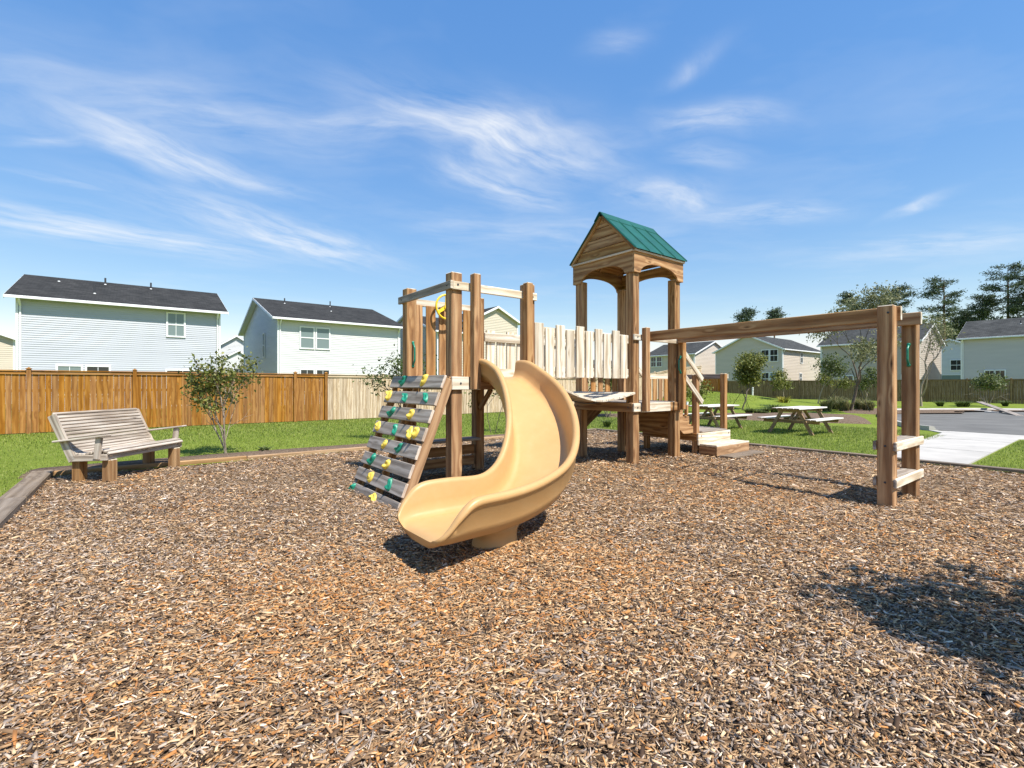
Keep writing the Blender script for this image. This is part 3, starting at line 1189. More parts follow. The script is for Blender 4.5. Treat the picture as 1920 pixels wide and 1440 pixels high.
# ---- landing and steps
LZ = .435
for u, v, zt in ((2.115, .115, 1.61), (3.21, .115, 1.645), (3.21, 1.30, 1.64), (2.115, 1.30, 1.64)):
    post('landing_post', PS, u, v, -.3, zt, .112)
board('landing_beam', PS, (2.03, .018, LZ - .08), (3.28, .018, LZ - .08), .036, .145, 'bleached', end='bleached')
board('landing_beam', PS, (2.032, .016, .235), (3.28, .016, .235), .036, .10, 'bleached', end='bleached')
board('landing_beam', PS, (2.048, .04, .34), (2.048, 1.36, .34), .036, .15, 'timber')
board('landing_beam', PS, (3.276, .04, .34), (3.276, 1.36, .34), .036, .15, 'timber')
for k in range(9):
    v = .075 + k * .15
    lo, hi = (2.035, 3.28)
    if v < .19:
        lo, hi = 2.18, 3.145
    board('deck_board', PS, (lo, v, LZ + .008), (hi, v, LZ + .008), .143, .03, 'greyed')
# landing railings
board('rail', PS, (3.285, .055, 1.585), (3.285, 1.36, 1.585), .036, .105, 'greyed', end='bleached')
board('rail', PS, (2.06, 1.372, 1.585), (3.27, 1.372, 1.585), .036, .105, 'bleached')
for k in range(5):
    u = 2.25 + k * .215
    board('slat', PS, (u, 1.345, .46), (u, 1.345, 1.535), .14, .03, 'timber', up=(0, 1, 0))
# bottom step box and ground tread
board('step_riser', PS, (2.04, -.37, .105), (3.31, -.37, .105), .036, .19, 'stringer')
board('step_side', PS, (2.055, -.35, .095), (2.055, -.004, .095), .034, .17, 'timber')
board('step_side', PS, (3.29, -.35, .095), (3.29, -.004, .095), .034, .17, 'timber')
board('step_tread', PS, (2.03, -.205, .207), (3.32, -.205, .207), .365, .036, 'bleached')
board('ground_tread', PS, (2.07, -.55, .012), (3.36, -.56, .012), .27, .045, 'edging')
# steps up to the tower: cut stringers and treads
for v in (.145, 1.25):
    prof = [(1.36, .98), (1.36, .66), (1.72, .425), (2.045, .425), (2.045, .56), (1.90, .56), (1.90, .77), (1.68, .77), (1.68, .98)]
    verts = [(a, v + s * .019, z) for s in (-1, 1) for a, z in prof]
    m = len(prof)
    fs = [tuple(range(m)), tuple(range(m, 2 * m))[::-1]] + [(i, m + i, m + (i + 1) % m, (i + 1) % m) for i in range(m)]
    uvs = [(verts[i][0], verts[i][2] + verts[i][1]) for f in fs for i in f]
    add('stair_stringer', make_mesh('stair_stringer', verts, fs, 'stringer', uvs), PS)
for a, z in ((1.79, .79), (1.985, .58)):
    board('step_tread', PS, (a, .165, z), (a, 1.23, z), .22, .034, 'timber')
for a, z0, z1 in ((1.50, .42, .96), (1.69, .44, .77), (1.895, .44, .56)):
    board('stair_riser', PS, (a, .165, (z0 + z1) / 2), (a, 1.23, (z0 + z1) / 2), .03, z1 - z0, 'timber')
board('baluster_post', PS, (1.78, .115, .80), (1.78, .115, 1.0), .06, .06, 'stringer', up=(1, 0, 0))
# sloping handrails
for v in (.04,):
    board('handrail', PS, (1.46, v, 2.13), (2.24, v, 1.50), .036, .105, 'bleached', up=(0, 0, 1))
    board('handrail', PS, (1.46, v, 1.68), (2.24, v, 1.04), .036, .105, 'bleached', up=(0, 0, 1))
for v in (1.40,):
    board('handrail', PS, (1.46, v, 2.13), (2.24, v, 1.50), .036, .105, 'bleached', up=(0, 0, 1))

# ---- climbing wall
P0, P1 = Vector((-3.745, 0, 1.52)), Vector((-4.40, 0, -.10))
dw = (P1 - P0).normalized()
nw = Vector((dw.z, 0, -dw.x))          # outward (towards -u and up)
if nw.x > 0:
    nw = -nw
st = MB()
for v in (.10, .78, 1.46):
    a = P0 - nw * .052 + Vector((0, v, 0))
    b_ = P1 - nw * .052 + Vector((0, v, 0))
    if v > .2:
        st.bar(a, b_, .04, .10, up=nw)
wall = st.build('climbing_wall', 'timber', PS)
board('stringer', wall, (-3.672, .028, 1.47), (-4.33, .028, -.12), .040, .125, 'stringer', up=nw)
BW = []
for k in range(8):
    t0 = .0 + k * .2345
    a = P0 + dw * (t0 + .0885) - nw * .0
    BW.append(a)
    c0 = a + Vector((0, rnd.uniform(-.006, .006), 0))
    c1 = a + Vector((0, 1.565 + rnd.uniform(-.01, .01), 0))
    board('board', wall, c0, c1, .177, .038, 'greyed', up=nw, end='greyed_end', c=.007)


def hold_mesh(seed, mat):
    """moulded climbing hold: lumpy cast shape with two horns and a bolt hole"""
    r_ = random.Random(seed)
    nU, nV = 18, 10
    verts, faces = [], []
    horn = [(r_.uniform(.2, .9) * math.pi, .55 + r_.random() * .5, .35 + .2 * r_.random()) for _ in range(1)] + \
           [(r_.uniform(1.1, 1.9) * math.pi, .35 + r_.random() * .45, .4 + .2 * r_.random())]
    ax, ay = .046 + r_.random() * .01, .068 + r_.random() * .014
    for j in range(nV + 1):
        ph = (j / nV) * math.pi / 2
        for i in range(nU):
            a = 2 * math.pi * i / nU
            rr = math.cos(ph)
            g = 1 + .10 * math.sin(2 * a + seed) + .07 * math.sin(3 * a + 2.1 * seed)
            hgt = .036 * math.sin(ph)
            for ha, hs, hwid in horn:
                d = math.atan2(math.sin(a - ha), math.cos(a - ha))
                w = math.exp(-(d / hwid) ** 2)
                hgt += .045 * hs * w * (rr * (1 - rr)) * 4
                g += .16 * hs * w
            cav = math.exp(-((rr - .38) / .22) ** 2)
            hgt -= .010 * cav
            verts.append((ax * rr * g * math.cos(a), ay * rr * g * math.sin(a), hgt))
    for j in range(nV):
        for i in range(nU):
            a, b_ = j * nU + i, j * nU + (i + 1) % nU
            faces.append((a, b_, b_ + nU, a + nU))
    me = make_mesh('hold', verts, faces, mat, smooth=True)
    return me


HOLDS = {('g', i): hold_mesh(3 + 1.7 * i, 'hold_green') for i in range(4)}
HOLDS.update({('y', i): hold_mesh(9 + 2.3 * i, 'hold_yellow') for i in range(4)})
# colour, image position on the wall turned into (row, place along the board)
LAY = [(0, 'g', 1.13), (0, 'y', .50), (1, 'y', 1.43), (1, 'g', .88), (1, 'g', .28), (2, 'g', 1.12), (2, 'y', .52),
       (3, 'y', 1.40), (3, 'g', .82), (3, 'y', .35), (3, 'y', .21), (4, 'y', .98), (4, 'g', .50), (5, 'g', 1.18), (5, 'y', .68),
       (6, 'y', 1.02), (6, 'g', .40), (7, 'g', 1.48), (7, 'y', .70)]
hb = MB()
for i, (row, c, v) in enumerate(LAY):
    a = BW[row] + nw * .0185 + dw * rnd.uniform(-.012, .012) + Vector((0, v, 0))
    X = Vector((0, -1, 0))
    Z = nw
    Y = Z.cross(X)
    M = Matrix((X, Y, Z)).transposed().to_4x4() @ Matrix.Rotation(rnd.uniform(-.9, .9) + (math.pi if rnd.random() < .4 else 0), 4, 'Z') @ Matrix.Scale(rnd.uniform(.98, 1.12), 4)
    M.translation = a
    add('hold', HOLDS[(c, i % 4)], wall, M)

# ---- slide
SRAD = 1.50
S_STR = .30


def slide_pt(s):
    """plan position and heading of the slide's centre line"""
    u0, v0 = -2.935, -.03
    if s <= S_STR:
        return Vector((u0, v0 - s, 0)), Vector((0, -1, 0))
    a = (s - S_STR) / SRAD
    if a <= math.pi / 2:
        cx, cy = u0 - SRAD, v0 - S_STR
        return Vector((cx + SRAD * math.cos(a), cy - SRAD * math.sin(a), 0)), Vector((-math.sin(a), -math.cos(a), 0))
    r_ = s - S_STR - SRAD * math.pi / 2
    return Vector((u0 - SRAD - r_, v0 - S_STR - SRAD, 0)), Vector((-1, 0, 0))


SZ = [(-.1, 1.505), (.10, 1.495), (.25, 1.43), (.54, 1.235), (.9, .965), (1.27, .705), (1.6, .495), (1.9, .365), (2.25, .285), (2.6, .255), (3.0, .248), (3.2, .242), (3.26, .228), (3.30, .20)]


def catmull(tab, x):
    n_ = len(tab)
    for i in range(n_ - 1):
        if tab[i][0] <= x <= tab[i + 1][0] or i == n_ - 2 or x < tab[0][0]:
            x0, y0 = tab[i]
            x1, y1 = tab[i + 1]
            m0 = (y1 - tab[max(i - 1, 0)][1]) / (x1 - tab[max(i - 1, 0)][0]) if i else (y1 - y0) / (x1 - x0)
            k2 = min(i + 2, n_ - 1)
            m1 = (tab[k2][1] - y0) / (tab[k2][0] - x0)
            t = (x - x0) / (x1 - x0)
            h = x1 - x0
            return (2 * t ** 3 - 3 * t ** 2 + 1) * y0 + (t ** 3 - 2 * t ** 2 + t) * h * m0 + (-2 * t ** 3 + 3 * t ** 2) * y1 + (t ** 3 - t ** 2) * h * m1


S_END = 3.29
RIM = [(-.1, .235), (.15, .25), (.6, .285), (1.2, .295), (1.8, .285), (2.4, .288), (2.9, .295), (3.03, .282), (3.11, .24), (3.18, .165), (3.23, .095), (3.27, .05), (3.34, .022)]
HWD = [(-.1, .31), (.3, .315), (.8, .325), (2.3, .34), (2.8, .352), (3.1, .358), (3.19, .352), (3.245, .33), (3.275, .30), (3.29, .265)]


def half_section(h, w):
    k = min(1.0, h / .28)
    rr = .040 * (.40 + .60 * min(1, k * 1.2))
    pts = [(-w + .10, 0.0), (-w + .055, .010 * k), (-w + .026, .045 * k + .002), (-w + .012, .12 * k + .004)]
    rim = [(-w - rr + rr * math.cos(R(a)), h - rr + rr * math.sin(R(a))) for a in range(0, 226, 32)]
    return pts + rim + [(-w - rr * 1.15, h - rr * 2.1), (-w - rr * 1.0, min(h - rr * 2.4, .06 * k)), (-w + .03, -.045), (-w + .12, -.075)]


def slide_section(s):
    # the outer rim (left) falls to the lip a little before the inner one
    w = catmull(HWD, s)
    left = half_section(catmull(RIM, min(s + .025, 3.34)), w)
    right = [(-x, z) for x, z in half_section(catmull(RIM, s - .025), w)]
    return left, right


sec, svals = [], []
s = -.04
while s < S_END - 1e-6:
    svals.append(s)
    s += .05 if s < 2.9 else .022
svals.append(S_END)
verts, faces = [], []
for s in svals:
    p, hd = slide_pt(s)
    side = Vector((hd.y, -hd.x, 0))        # to the right when sliding
    z = catmull(SZ, s)
    # banking in the bend
    bank = .10 * sm((s - .3) / .6) * (1 - sm((s - 2.1) / .7))
    L_, R_ = slide_section(s)
    loop = L_[::-1] + [(0.0, 0.0)] + R_
    loop.append((0.0, -.08))
    sl_ = (catmull(SZ, min(s + .02, S_END)) - catmull(SZ, max(s - .02, -.05))) / .04
    nrm = Vector((-hd.x * sl_, -hd.y * sl_, 1)).normalized()
    for x, y in loop:
        q = p + side * x + nrm * y + Vector((0, 0, z - bank * x))
        verts.append(q)
m = len(loop)
for i in range(len(svals) - 1):
    for k in range(m):
        a, b_ = i * m + k, i * m + (k + 1) % m
        faces.append((a, b_, b_ + m, a + m))
faces.append(tuple(reversed(range(m))))
faces.append(tuple((len(svals) - 1) * m + k for k in range(m)))
sl_me = make_mesh('slide', verts, faces, 'slide_plastic', smooth=True)
smooth_by_angle(sl_me, 62)
slide = add('slide', sl_me, PS)
# pedestal
mb = MB()
p, hd = slide_pt(2.52)
pz = []
for z, ra, rb in ((-.25, .22, .20), (.0, .215, .195), (.05, .20, .18), (.12, .205, .185), (.20, .25, .225)):
    pz.append((z, ra, rb))
verts, faces = [], []
N = 28
for z, ra, rb in pz:
    for k in range(N):
        a = 2 * math.pi * k / N
        verts.append((p.x + ra * math.cos(a), p.y + rb * math.sin(a), z))
for i in range(len(pz) - 1):
    for k in range(N):
        a, b_ = i * N + k, i * N + (k + 1) % N
        faces.append((a, b_, b_ + N, a + N))
faces.append(tuple((len(pz) - 1) * N + k for k in range(N)))
add('pedestal', make_mesh('pedestal', verts, faces, 'slide_plastic', smooth=True), slide)

# bolt heads on the big timbers
bolt = MB()
bolt.tube([(0, 0, 0), (0, 0, .008)], [.014, .011], 10)
bolt_me = bolt.mesh('bolt', 'dark_metal')


def bolts(parent, pts, out):
    X = Vector(out)
    q = X.to_track_quat('Z', 'Y').to_matrix().to_4x4()
    for p in pts:
        M = q.copy()
        M.translation = p
        add('bolt', bolt_me, parent, M)


bolts(PS, [(-3.57, .0035, 2.69), (-2.31, .0035, 2.67), (-3.53, -.0005, 1.42), (.10, -.0005, 1.0), (.10, -.0005, 2.24), (2.13, -.0005, .37), (3.2, -.0005, .37)], (0, -1, 0))
bolts(PS, [(-3.6805, .10, 2.685), (-3.6805, 1.45, 2.685), (-.0065, .13, 1.0), (-.0065, 1.35, 1.0)], (-1, 0, 0))
bolts(PS, [(.3065, NV, .66), (.3065, NV, .22), (.3065, NV - .03, 2.27)], (-1, 0, 0))

# ================================================================== BENCH
def build_bench():
    L = 1.50
    root = empty('park_bench', (-5.80, 6.95 + L / 2 - .05, 0), R(90 - 1), 'weathered slatted wooden bench with armrests at the left of the mulch', 'bench')
    # local x runs along the slats (away from the camera), local y towards the back, z up
    prof = [(-.02, .385), (.02, .425), (.09, .437), (.18, .420), (.28, .395), (.38, .378), (.46, .385), (.53, .43), (.58, .50), (.62, .58),
            (.655, .66), (.69, .74), (.725, .82), (.76, .90), (.79, .95), (.83, .975)]
    pv = [Vector((0, y, z)) for y, z in prof]
    cum = [0]
    for a, b_ in zip(pv, pv[1:]):
        cum.append(cum[-1] + (b_ - a).length)

    def at(d):
        for i in range(len(pv) - 1):
            if d <= cum[i + 1]:
                t = (d - cum[i]) / (cum[i + 1] - cum[i])
                return pv[i].lerp(pv[i + 1], t), (pv[i + 1] - pv[i]).normalized()
        return pv[-1], (pv[-1] - pv[-2]).normalized()
    n = 23
    for k in range(n):
        p, t = at(cum[-1] * (k + .5) / n)
        nr = Vector((0, -t.z, t.y))
        if nr.z < 0 and nr.y > 0:
            nr = -nr
        off = nr * .016
        board('slat', root, p + off + Vector((-L / 2 - rnd.uniform(0, .012), 0, 0)), p + off + Vector((L / 2 + rnd.uniform(0, .012), 0, 0)), .0445, .036, 'bench_wood', up=nr, c=.008)
    # shaped side frames under the slats
    for x in (-L / 2 + .05, 0.0, L / 2 - .05):
        verts = []
        m = len(prof)
        low = []
        for i, (y, z) in enumerate(prof):
            p, t = at(cum[i])
            nr = Vector((0, t.z, -t.y))
            low.append(p + nr * (.085 if 1 < i < m - 2 else .06))
        fs = []
        for s_ in (-.019, .019):
            verts += [(x + s_, p.y, p.z - .002) for p in pv] + [(x + s_, p.y, p.z) for p in low]
        o2 = 2 * m
        for i in range(m - 1):
            fs += [(i, i + 1, m + i + 1, m + i), (o2 + i, o2 + m + i, o2 + m + i + 1, o2 + i + 1),
                   (i, o2 + i, o2 + i + 1, i + 1), (m + i, m + i + 1, o2 + m + i + 1, o2 + m + i)]
        fs += [(0, m, o2 + m, o2), (m - 1, o2 + m - 1, o2 + 2 * m - 1, 2 * m - 1)]
        uvs = [(verts[i][2] + verts[i][1], verts[i][1] - verts[i][2]) for f in fs for i in f]
        add('side_frame', make_mesh('side_frame', verts, fs, 'bench_wood', uvs), root)
    for sx in (-1, 1):
        x = sx * (L / 2 - .0)
        # upright behind the back and front arm support, sloping arm
        board('back_upright', root, (x, .50, .30), (x, .815, .96), .038, .12, 'bench_wood', up=(0, 1, 0), c=.008)
        board('arm_support', root, (x + sx * .022, .14, .33), (x + sx * .022, .10, .645), .036, .095, 'bench_wood', up=(0, 1, 0), c=.008)
        board('armrest', root, (x + sx * .03, .74, .585), (x + sx * .03, -.04, .678), .11, .028, 'bench_wood', up=(0, 0, 1), c=.008)
        board('seat_rail', root, (x, .0, .355), (x, .56, .335), .038, .09, 'bench_wood', up=(0, 0, 1), c=.008)
    for sx in (-1, 1):
        for y in (.055, .50):
            post('leg', root, sx * (L / 2 - .10), y, -.25, .315 if y < .3 else .29, .13, .13, 'bench_leg', 'timber_end')
    for y in (.055, .50):
        board('cross_rail', root, (-L / 2 + .02, y, .345 if y < .3 else .322), (L / 2 - .02, y, .345 if y < .3 else .322), .09, .05, 'bench_wood')
    return root


build_bench()

# ================================================================== FENCES
_pk = {}


def picket_obj(parent, x, z0, h, w, mat, y=0.0):
    w = round(w, 3)
    h = round(h, 2)
    return board('picket', parent, (x, y, z0), (x, y, z0 + h), w, .018, mat, up=(0, 1, 0), c=.003)


def fence(u0, v0, u1, v1, mat, label, pitch, H=1.78, post_every=2.42, posts_front=True, single=True, post_mat=None, lim=None):
    a, b_ = wp(u0, v0), wp(u1, v1)
    d = b_ - a
    L = d.length
    rz = math.atan2(d.y, d.x)
    root = empty('privacy_fence', (a.x, a.y, gz(a.x, a.y)), rz, label, 'fence')
    base = gz(a.x, a.y)

    def g(x):
        p = a + d * (x / L)
        return gz(p.x, p.y) - base
    x = 0.0
    rest = MB()
    r_ = random.Random(int(abs(u0 * 7 + v0 * 13)))
    while x < L:
        w = pitch * r_.choice((.92, 1.0, 1.0, 1.06))
        xc = x + w / 2
        yo = r_.choice((0, 0, .004, -.003, .007))
        if single and (lim is None or xc < lim):
            o = picket_obj(root, xc, g(xc) + .02, H, w - .0045, mat, yo)
            o.rotation_euler.rotate_axis('X', 0)
        else:
            rest.box((x + .004, yo - .009, g(xc) + .02), (x + w - .004, yo + .009, g(xc) + .02 + H))
        x += w
    if rest.v:
        tag(rest.build('pickets', mat, root), kind='stuff')
    pm = post_mat or mat
    npost = int(L / post_every) + 1
    for k in range(npost + 1):
        xp = min(L, k * post_every)
        side = -.055 if posts_front else .06
        p_ = post('fence_post', root, xp, side, -.2 + g(xp), g(xp) + H + .10, .10, .10, pm, pm, c=.008)
        cp = MB()
        zt = g(xp) + H + .10
        cp.box((xp - .065, side - .065, zt), (xp + .065, side + .065, zt + .022))
        for (x0, y0), (x1, y1) in (((-1, -1), (1, -1)), ((1, -1), (1, 1)), ((1, 1), (-1, 1)), ((-1, 1), (-1, -1))):
            cp.quad([(xp + x0 * .05, side + y0 * .05, zt + .022), (xp + x1 * .05, side + y1 * .05, zt + .022), (xp, side, zt + .06)], [(0, 0), (.1, 0), (.05, .05)])
        cp.build('post_cap', pm, root)
        if k < npost and xp < L:
            xn = min(L, (k + 1) * post_every)
            if xn - xp < .3:
                continue
            board('cap_rail', root, (xp + .05, -.01, g(xp) + H + .055), (xn - .05, -.01, g(xn) + H + .055), .11, .034, pm, c=.004)
            board('trim_rail', root, (xp + .05, -.03, g(xp) + H - .01), (xn - .05, -.03, g(xn) + H - .01), .022, .09, pm, c=.004)
            for zr in (.35, 1.25):
                board('back_rail', root, (xp, .032, g(xp) + zr), (xn, .032, g(xn) + zr), .036, .085, pm, c=.004)
    return root


fence(-16.6, 14.35, -.93, 14.4, 'stained_picket', 'orange-brown stained wooden privacy fence running behind the bench', .14)
fence(-.90, 14.42, 26.6, 14.5, 'plain_picket', 'pale unstained wooden privacy fence continuing behind the slide tower', .138, posts_front=False, lim=14.0)
fence(26.7, 14.5, 26.7, 12.9, 'stained_picket', 'short reddish brown fence return on the rise beyond the tower steps', .14, H=1.2, post_every=1.58)
fence(44.4, 34.0, 44.4, -9.0, 'aged_picket', 'long olive-brown weathered fence below the houses on the right', .14, single=False, post_mat='aged_picket')

# ================================================================== HOUSES
H_GROUP = 'two-storey houses beyond the fences'


def siding_wall(name, parent, mat, P, X, W, N, z0, z1, gable=None, lap=.13):
    """lap-sided wall: P start point, X unit direction along the wall, N outward normal; gable = ridge height"""
    mb = MB()
    z = z0
    while z < (gable or z1) - 1e-4:
        zn = min(z + lap, gable or z1)
        if z < z1 < zn and gable:
            zn = z1

        def span(zz):
            if gable and zz > z1:
                f = (zz - z1) / (gable - z1)
                return W / 2 * f, W - W / 2 * f
            return 0, W
        a0, b0 = span(z)
        a1, b1 = span(zn)
        o = N * .022
        p = [P + X * a0 + o, P + X * b0 + o, P + X * b1, P + X * a1]
        zz = [z, z, zn, zn]
        mb.quad([Vector((q.x, q.y, h)) for q, h in zip(p, zz)])
        mb.quad([Vector((q.x, q.y, z)) for q in (P + X * a0, P + X * b0, P + X * b0 + o, P + X * a0 + o)])
        z = zn
    return mb.build(name, mat, parent)


def house_window(parent, P, X, N, x, z, w, h, style='dh', pane='glass_dark', muntin=True):
    """double-hung window: trim frame with sash bars, glass set in it"""
    mb = MB()
    t = .09
    up = Vector((0, 0, 1))

    def bx(x0, x1, z0, z1, d0, d1):
        c = [P + X * a + N * d + up * e for e in (z0, z1) for d in (d0, d1) for a in (x0, x1)]
        for f in ((0, 1, 5, 4), (2, 6, 7, 3), (0, 4, 6, 2), (1, 3, 7, 5), (4, 5, 7, 6), (0, 2, 3, 1)):
            mb.quad([c[i] for i in f])
    bx(x - t, x + w + t, z - t, z, .0, .055)
    bx(x - t, x + w + t, z + h, z + h + t, .0, .055)
    bx(x - t, x, z, z + h, .0, .055)
    bx(x + w, x + w + t, z, z + h, .0, .055)
    if style == 'dh':
        bx(x, x + w, z + h / 2 - .035, z + h / 2 + .035, .01, .045)
    if muntin:
        bx(x + w / 2 - .013, x + w / 2 + .013, z, z + h, .012, .036)
    fr = mb.build('window', 'trim_white', parent)
    zs = [(z, z + h / 2), (z + h / 2, z + h)] if style == 'dh' else [(z, z + h)]
    for i, (za, zb) in enumerate(zs):
        g = MB()
        g.quad([P + X * a + N * .022 + up * e for a, e in ((x, za), (x + w, za), (x + w, zb), (x, zb))])
        g.build('pane', pane, fr)
    return fr


def house(u0, v0, Lu, Lv, ridge, wall_mat, roof_mat, label, eave=6.0, ridge_z=7.95, windows=(), vents=(), lap=.15, trim='trim_white', base=0.0, oh=.32, gutter=True, name='house'):
    p0 = wp(u0, v0)
    root = empty(name, (p0.x, p0.y, base), TH, label, 'house', H_GROUP)
    V = Vector
    faces = {'-v': (V((0, 0, 0)), V((1, 0, 0)), Lu, V((0, -1, 0))), '-u': (V((0, Lv, 0)), V((0, -1, 0)), Lv, V((-1, 0, 0))),
             '+v': (V((Lu, Lv, 0)), V((-1, 0, 0)), Lu, V((0, 1, 0))), '+u': (V((Lu, 0, 0)), V((0, 1, 0)), Lv, V((1, 0, 0)))}
    gables = ('-u', '+u') if ridge == 'u' else ('-v', '+v')
    for k, (P, X, Wd, N) in faces.items():
        siding_wall('wall', root, wall_mat, P, X, Wd, N, 0.0, eave, ridge_z - .04 if k in gables else None, lap)
    # corner trim
    for x, y in ((0, 0), (Lu, 0), (0, Lv), (Lu, Lv)):
        mb = MB()
        mb.box((x - .05, y - .05, 0), (x + .05, y + .05, eave))
        mb.build('corner_trim', trim, root)
    # roof: two slabs with thickness, fascia, soffit
    mb = MB()
    sx, sy = (Lu, Lv) if ridge == 'u' else (Lv, Lu)
    slope = (ridge_z - eave) / (sy / 2)

    def T(a, b_, z):
        return V((a, b_, z)) if ridge == 'u' else V((b_, a, z))
    flip = ridge != 'u'
    for s in (0, 1):
        yb = -oh if s == 0 else sy + oh
        zb = eave - slope * oh
        ym = sy / 2
        A = [(-oh, yb, zb), (sx + oh, yb, zb), (sx + oh, ym, ridge_z), (-oh, ym, ridge_z)]
        ln = math.hypot(sy / 2 + oh, ridge_z - zb)
        q = [T(a, b_, z + .14) for a, b_, z in A]
        uv = [(0, 0), (sx + 2 * oh, 0), (sx + 2 * oh, ln), (0, ln)]
        rev = (s == 1) != flip
        mb.quad(q[::-1] if rev else q, uv[::-1] if rev else uv, 0)
        q2 = [T(a, b_, z) for a, b_, z in A]
        mb.quad(q2 if rev else q2[::-1], uv, 1)
        for i in (0, 1, 3):
            j = (i + 1) % 4
            mb.quad([q2[i], q2[j], q[j], q[i]], uv, 2)
    rf = mb.build('roof', [roof_mat, 'soffit', 'trim_white'], root)
    # rake boards stand proud under the shingles
    for e in (-oh - .02, sx + oh):
        for s in (0, 1):
            yb = -oh if s == 0 else sy + oh
            mb = MB()
            zb = eave - slope * oh
            for d0, d1 in (((yb, zb), (sy / 2, ridge_z)),):
                a = [T(e, d0[0], d0[1] - .06), T(e, d1[0], d1[1] - .06), T(e, d1[0], d1[1] + .12), T(e, d0[0], d0[1] + .12)]
                b2 = [T(e + .02, d0[0], d0[1] - .06), T(e + .02, d1[0], d1[1] - .06), T(e + .02, d1[0], d1[1] + .12), T(e + .02, d0[0], d0[1] + .12)]
                mb.quad(a)
                mb.quad(b2[::-1])
                for i in range(4):
                    j = (i + 1) % 4
                    mb.quad([a[i], a[j], b2[j], b2[i]])
            mb.build('rake_board', trim, rf)
    if gutter:
        zb = eave - slope * oh
        for yb, s in ((-oh, -1), (sy + oh, 1)):
            mb = MB()
            p, q = T(-oh, yb + s * .06, zb + .05), T(sx + oh, yb + s * .06, zb + .05)
            mb.bar(p, q, .11, .12)
            mb.build('gutter', trim, root)
        if ridge == 'u':
            ds = [(.12, -1), (sx - .12, -1)]
        else:
            ds = [(.12, -1), (sx - .12, -1)]
        for a, s in ds:
            mb = MB()
            mb.tube([T(a, -oh - .05, zb), T(a, -.05, zb - .35), T(a, -.05, .1)], .045, 6)
            mb.build('downspout', trim, root)
    for a, fr, hh in vents:
        z = eave + (ridge_z - eave) * fr + .12
        y = sy / 2 * fr
        mb = MB()
        mb.tube([T(a, y, z - .1), T(a, y, z + hh + .18)], .05, 8)
        pv_ = mb.build('roof_vent', 'dark_metal', root)
        mb = MB()
        mb.tube([T(a, y, z - .12), T(a, y, z + .05)], [.10, .055], 8)
        mb.build('flashing', 'pvc', pv_)
    for face, x, z, w, h, *rest in windows:
        P, X, Wd, N = faces[face]
        house_window(root, P + N * .026, X, N, x, z, w, h, *rest)
    return root


h1 = house(-11.8, 30, 9.0, 10.2, 'u', 'siding_blue', 'shingle_dark', 'pale blue sided house with dark roof, one upper window, behind the stained fence', ridge_z=7.85,
           windows=[('-v', 6.35, 4.35, .78, 1.32, 'dh', 'glass_blind'), ('-v', 1.55, .9, .92, 1.5, 'dh', 'glass_blind'), ('-v', 2.72, .9, .92, 1.5), ('-v', 6.3, .2, 1.55, 2.05, 'one')],
           vents=[(1.2, .78, .05), (3.3, .86, .25), (2.95, .30, .28), (5.6, .86, .25)], lap=.118, oh=.42)
h2 = house(.7, 30.5, 8.9, 13.4, 'u', 'siding_white', 'shingle_dark', 'white sided house with dark roof, paired upper windows, left of the slide tower', ridge_z=8.15,
           windows=[('-v', 1.46, 4.02, .85, 1.42, 'dh', 'glass_blind', False), ('-v', 2.54, 4.02, .85, 1.42, 'dh', 'glass_blind', False), ('-v', 1.46, .95, .85, 1.5), ('-v', 2.54, .95, .85, 1.5),
                    ('-v', 6.5, .1, .68, 2.1, 'one'), ('-v', 7.25, .1, .68, 2.1, 'one'), ('-u', 8.6, 3.55, .5, 1.7)],
           vents=[(1.6, .80, .25), (4.7, .55, .28), (5.3, .88, .30)], lap=.125, oh=.42)
house(13.3, 31, 3.6, 12, 'u', 'siding_cream', 'shingle_dark', 'cream house body half hidden behind the slide tower posts', windows=[])
h3 = house(16.95, 30.8, 4.9, 12, 'v', 'siding_cream', 'shingle_dark', 'cream gable end peeking over the rails between the slide tower posts', eave=7.35, ridge_z=8.55, lap=.15)
h4 = house(-.6, 62, 6.4, 11, 'v', 'siding_white', 'shingle_grey', 'small white gabled house in the gap between the blue and white houses', eave=5.2, ridge_z=7.35,
           windows=[])
house(.3, 60.6, 4.6, 1.4, 'v', 'siding_white', 'shingle_grey', 'white porch gable in front of the small white house in the gap', eave=4.05, ridge_z=5.45, oh=.25,
      windows=[('-v', 1.9, 2.0, .95, 1.3)], gutter=False, name='porch_gable')
h5 = house(-23.4, 44.5, 9.4, 10, 'v', 'siding_cream', 'shingle_dark', 'cream gabled house cut by the left edge of the picture', eave=4.75, ridge_z=6.7,
           windows=[('-v', 7.05, 2.35, 1.2, 1.15, 'dh', 'glass_dark')])
h7 = house(57.7, 21.8, 13.2, 8.9, 'u', 'siding_tan', 'shingle_grey', 'grey-tan house with shaded gable and paired windows under the monkey bar beam', ridge_z=8.05,
           windows=[('-u', 6.36, 4.45, .88, 1.45), ('-u', 7.46, 4.45, .88, 1.45), ('-u', 6.36, 1.4, .88, 1.55), ('-u', 7.46, 1.4, .88, 1.55, 'dh', 'glass_blind'), ('-u', 5.2, .7, .9, 2.1, 'one'),
                    ('-v', 5.4, 4.35, .6, 1.4), ('-v', 5.1, 1.75, .6, 1.15)], lap=.2)
h6 = house(57.7, 34.0, 10.5, 8.6, 'v', 'siding_tan', 'shingle_grey', 'tan house with sunlit gable seen between the tower post and stair rails', ridge_z=8.0,
           windows=[('-u', 1.05, 4.3, .88, 1.45), ('-u', 2.12, 4.3, .88, 1.45)], lap=.2)
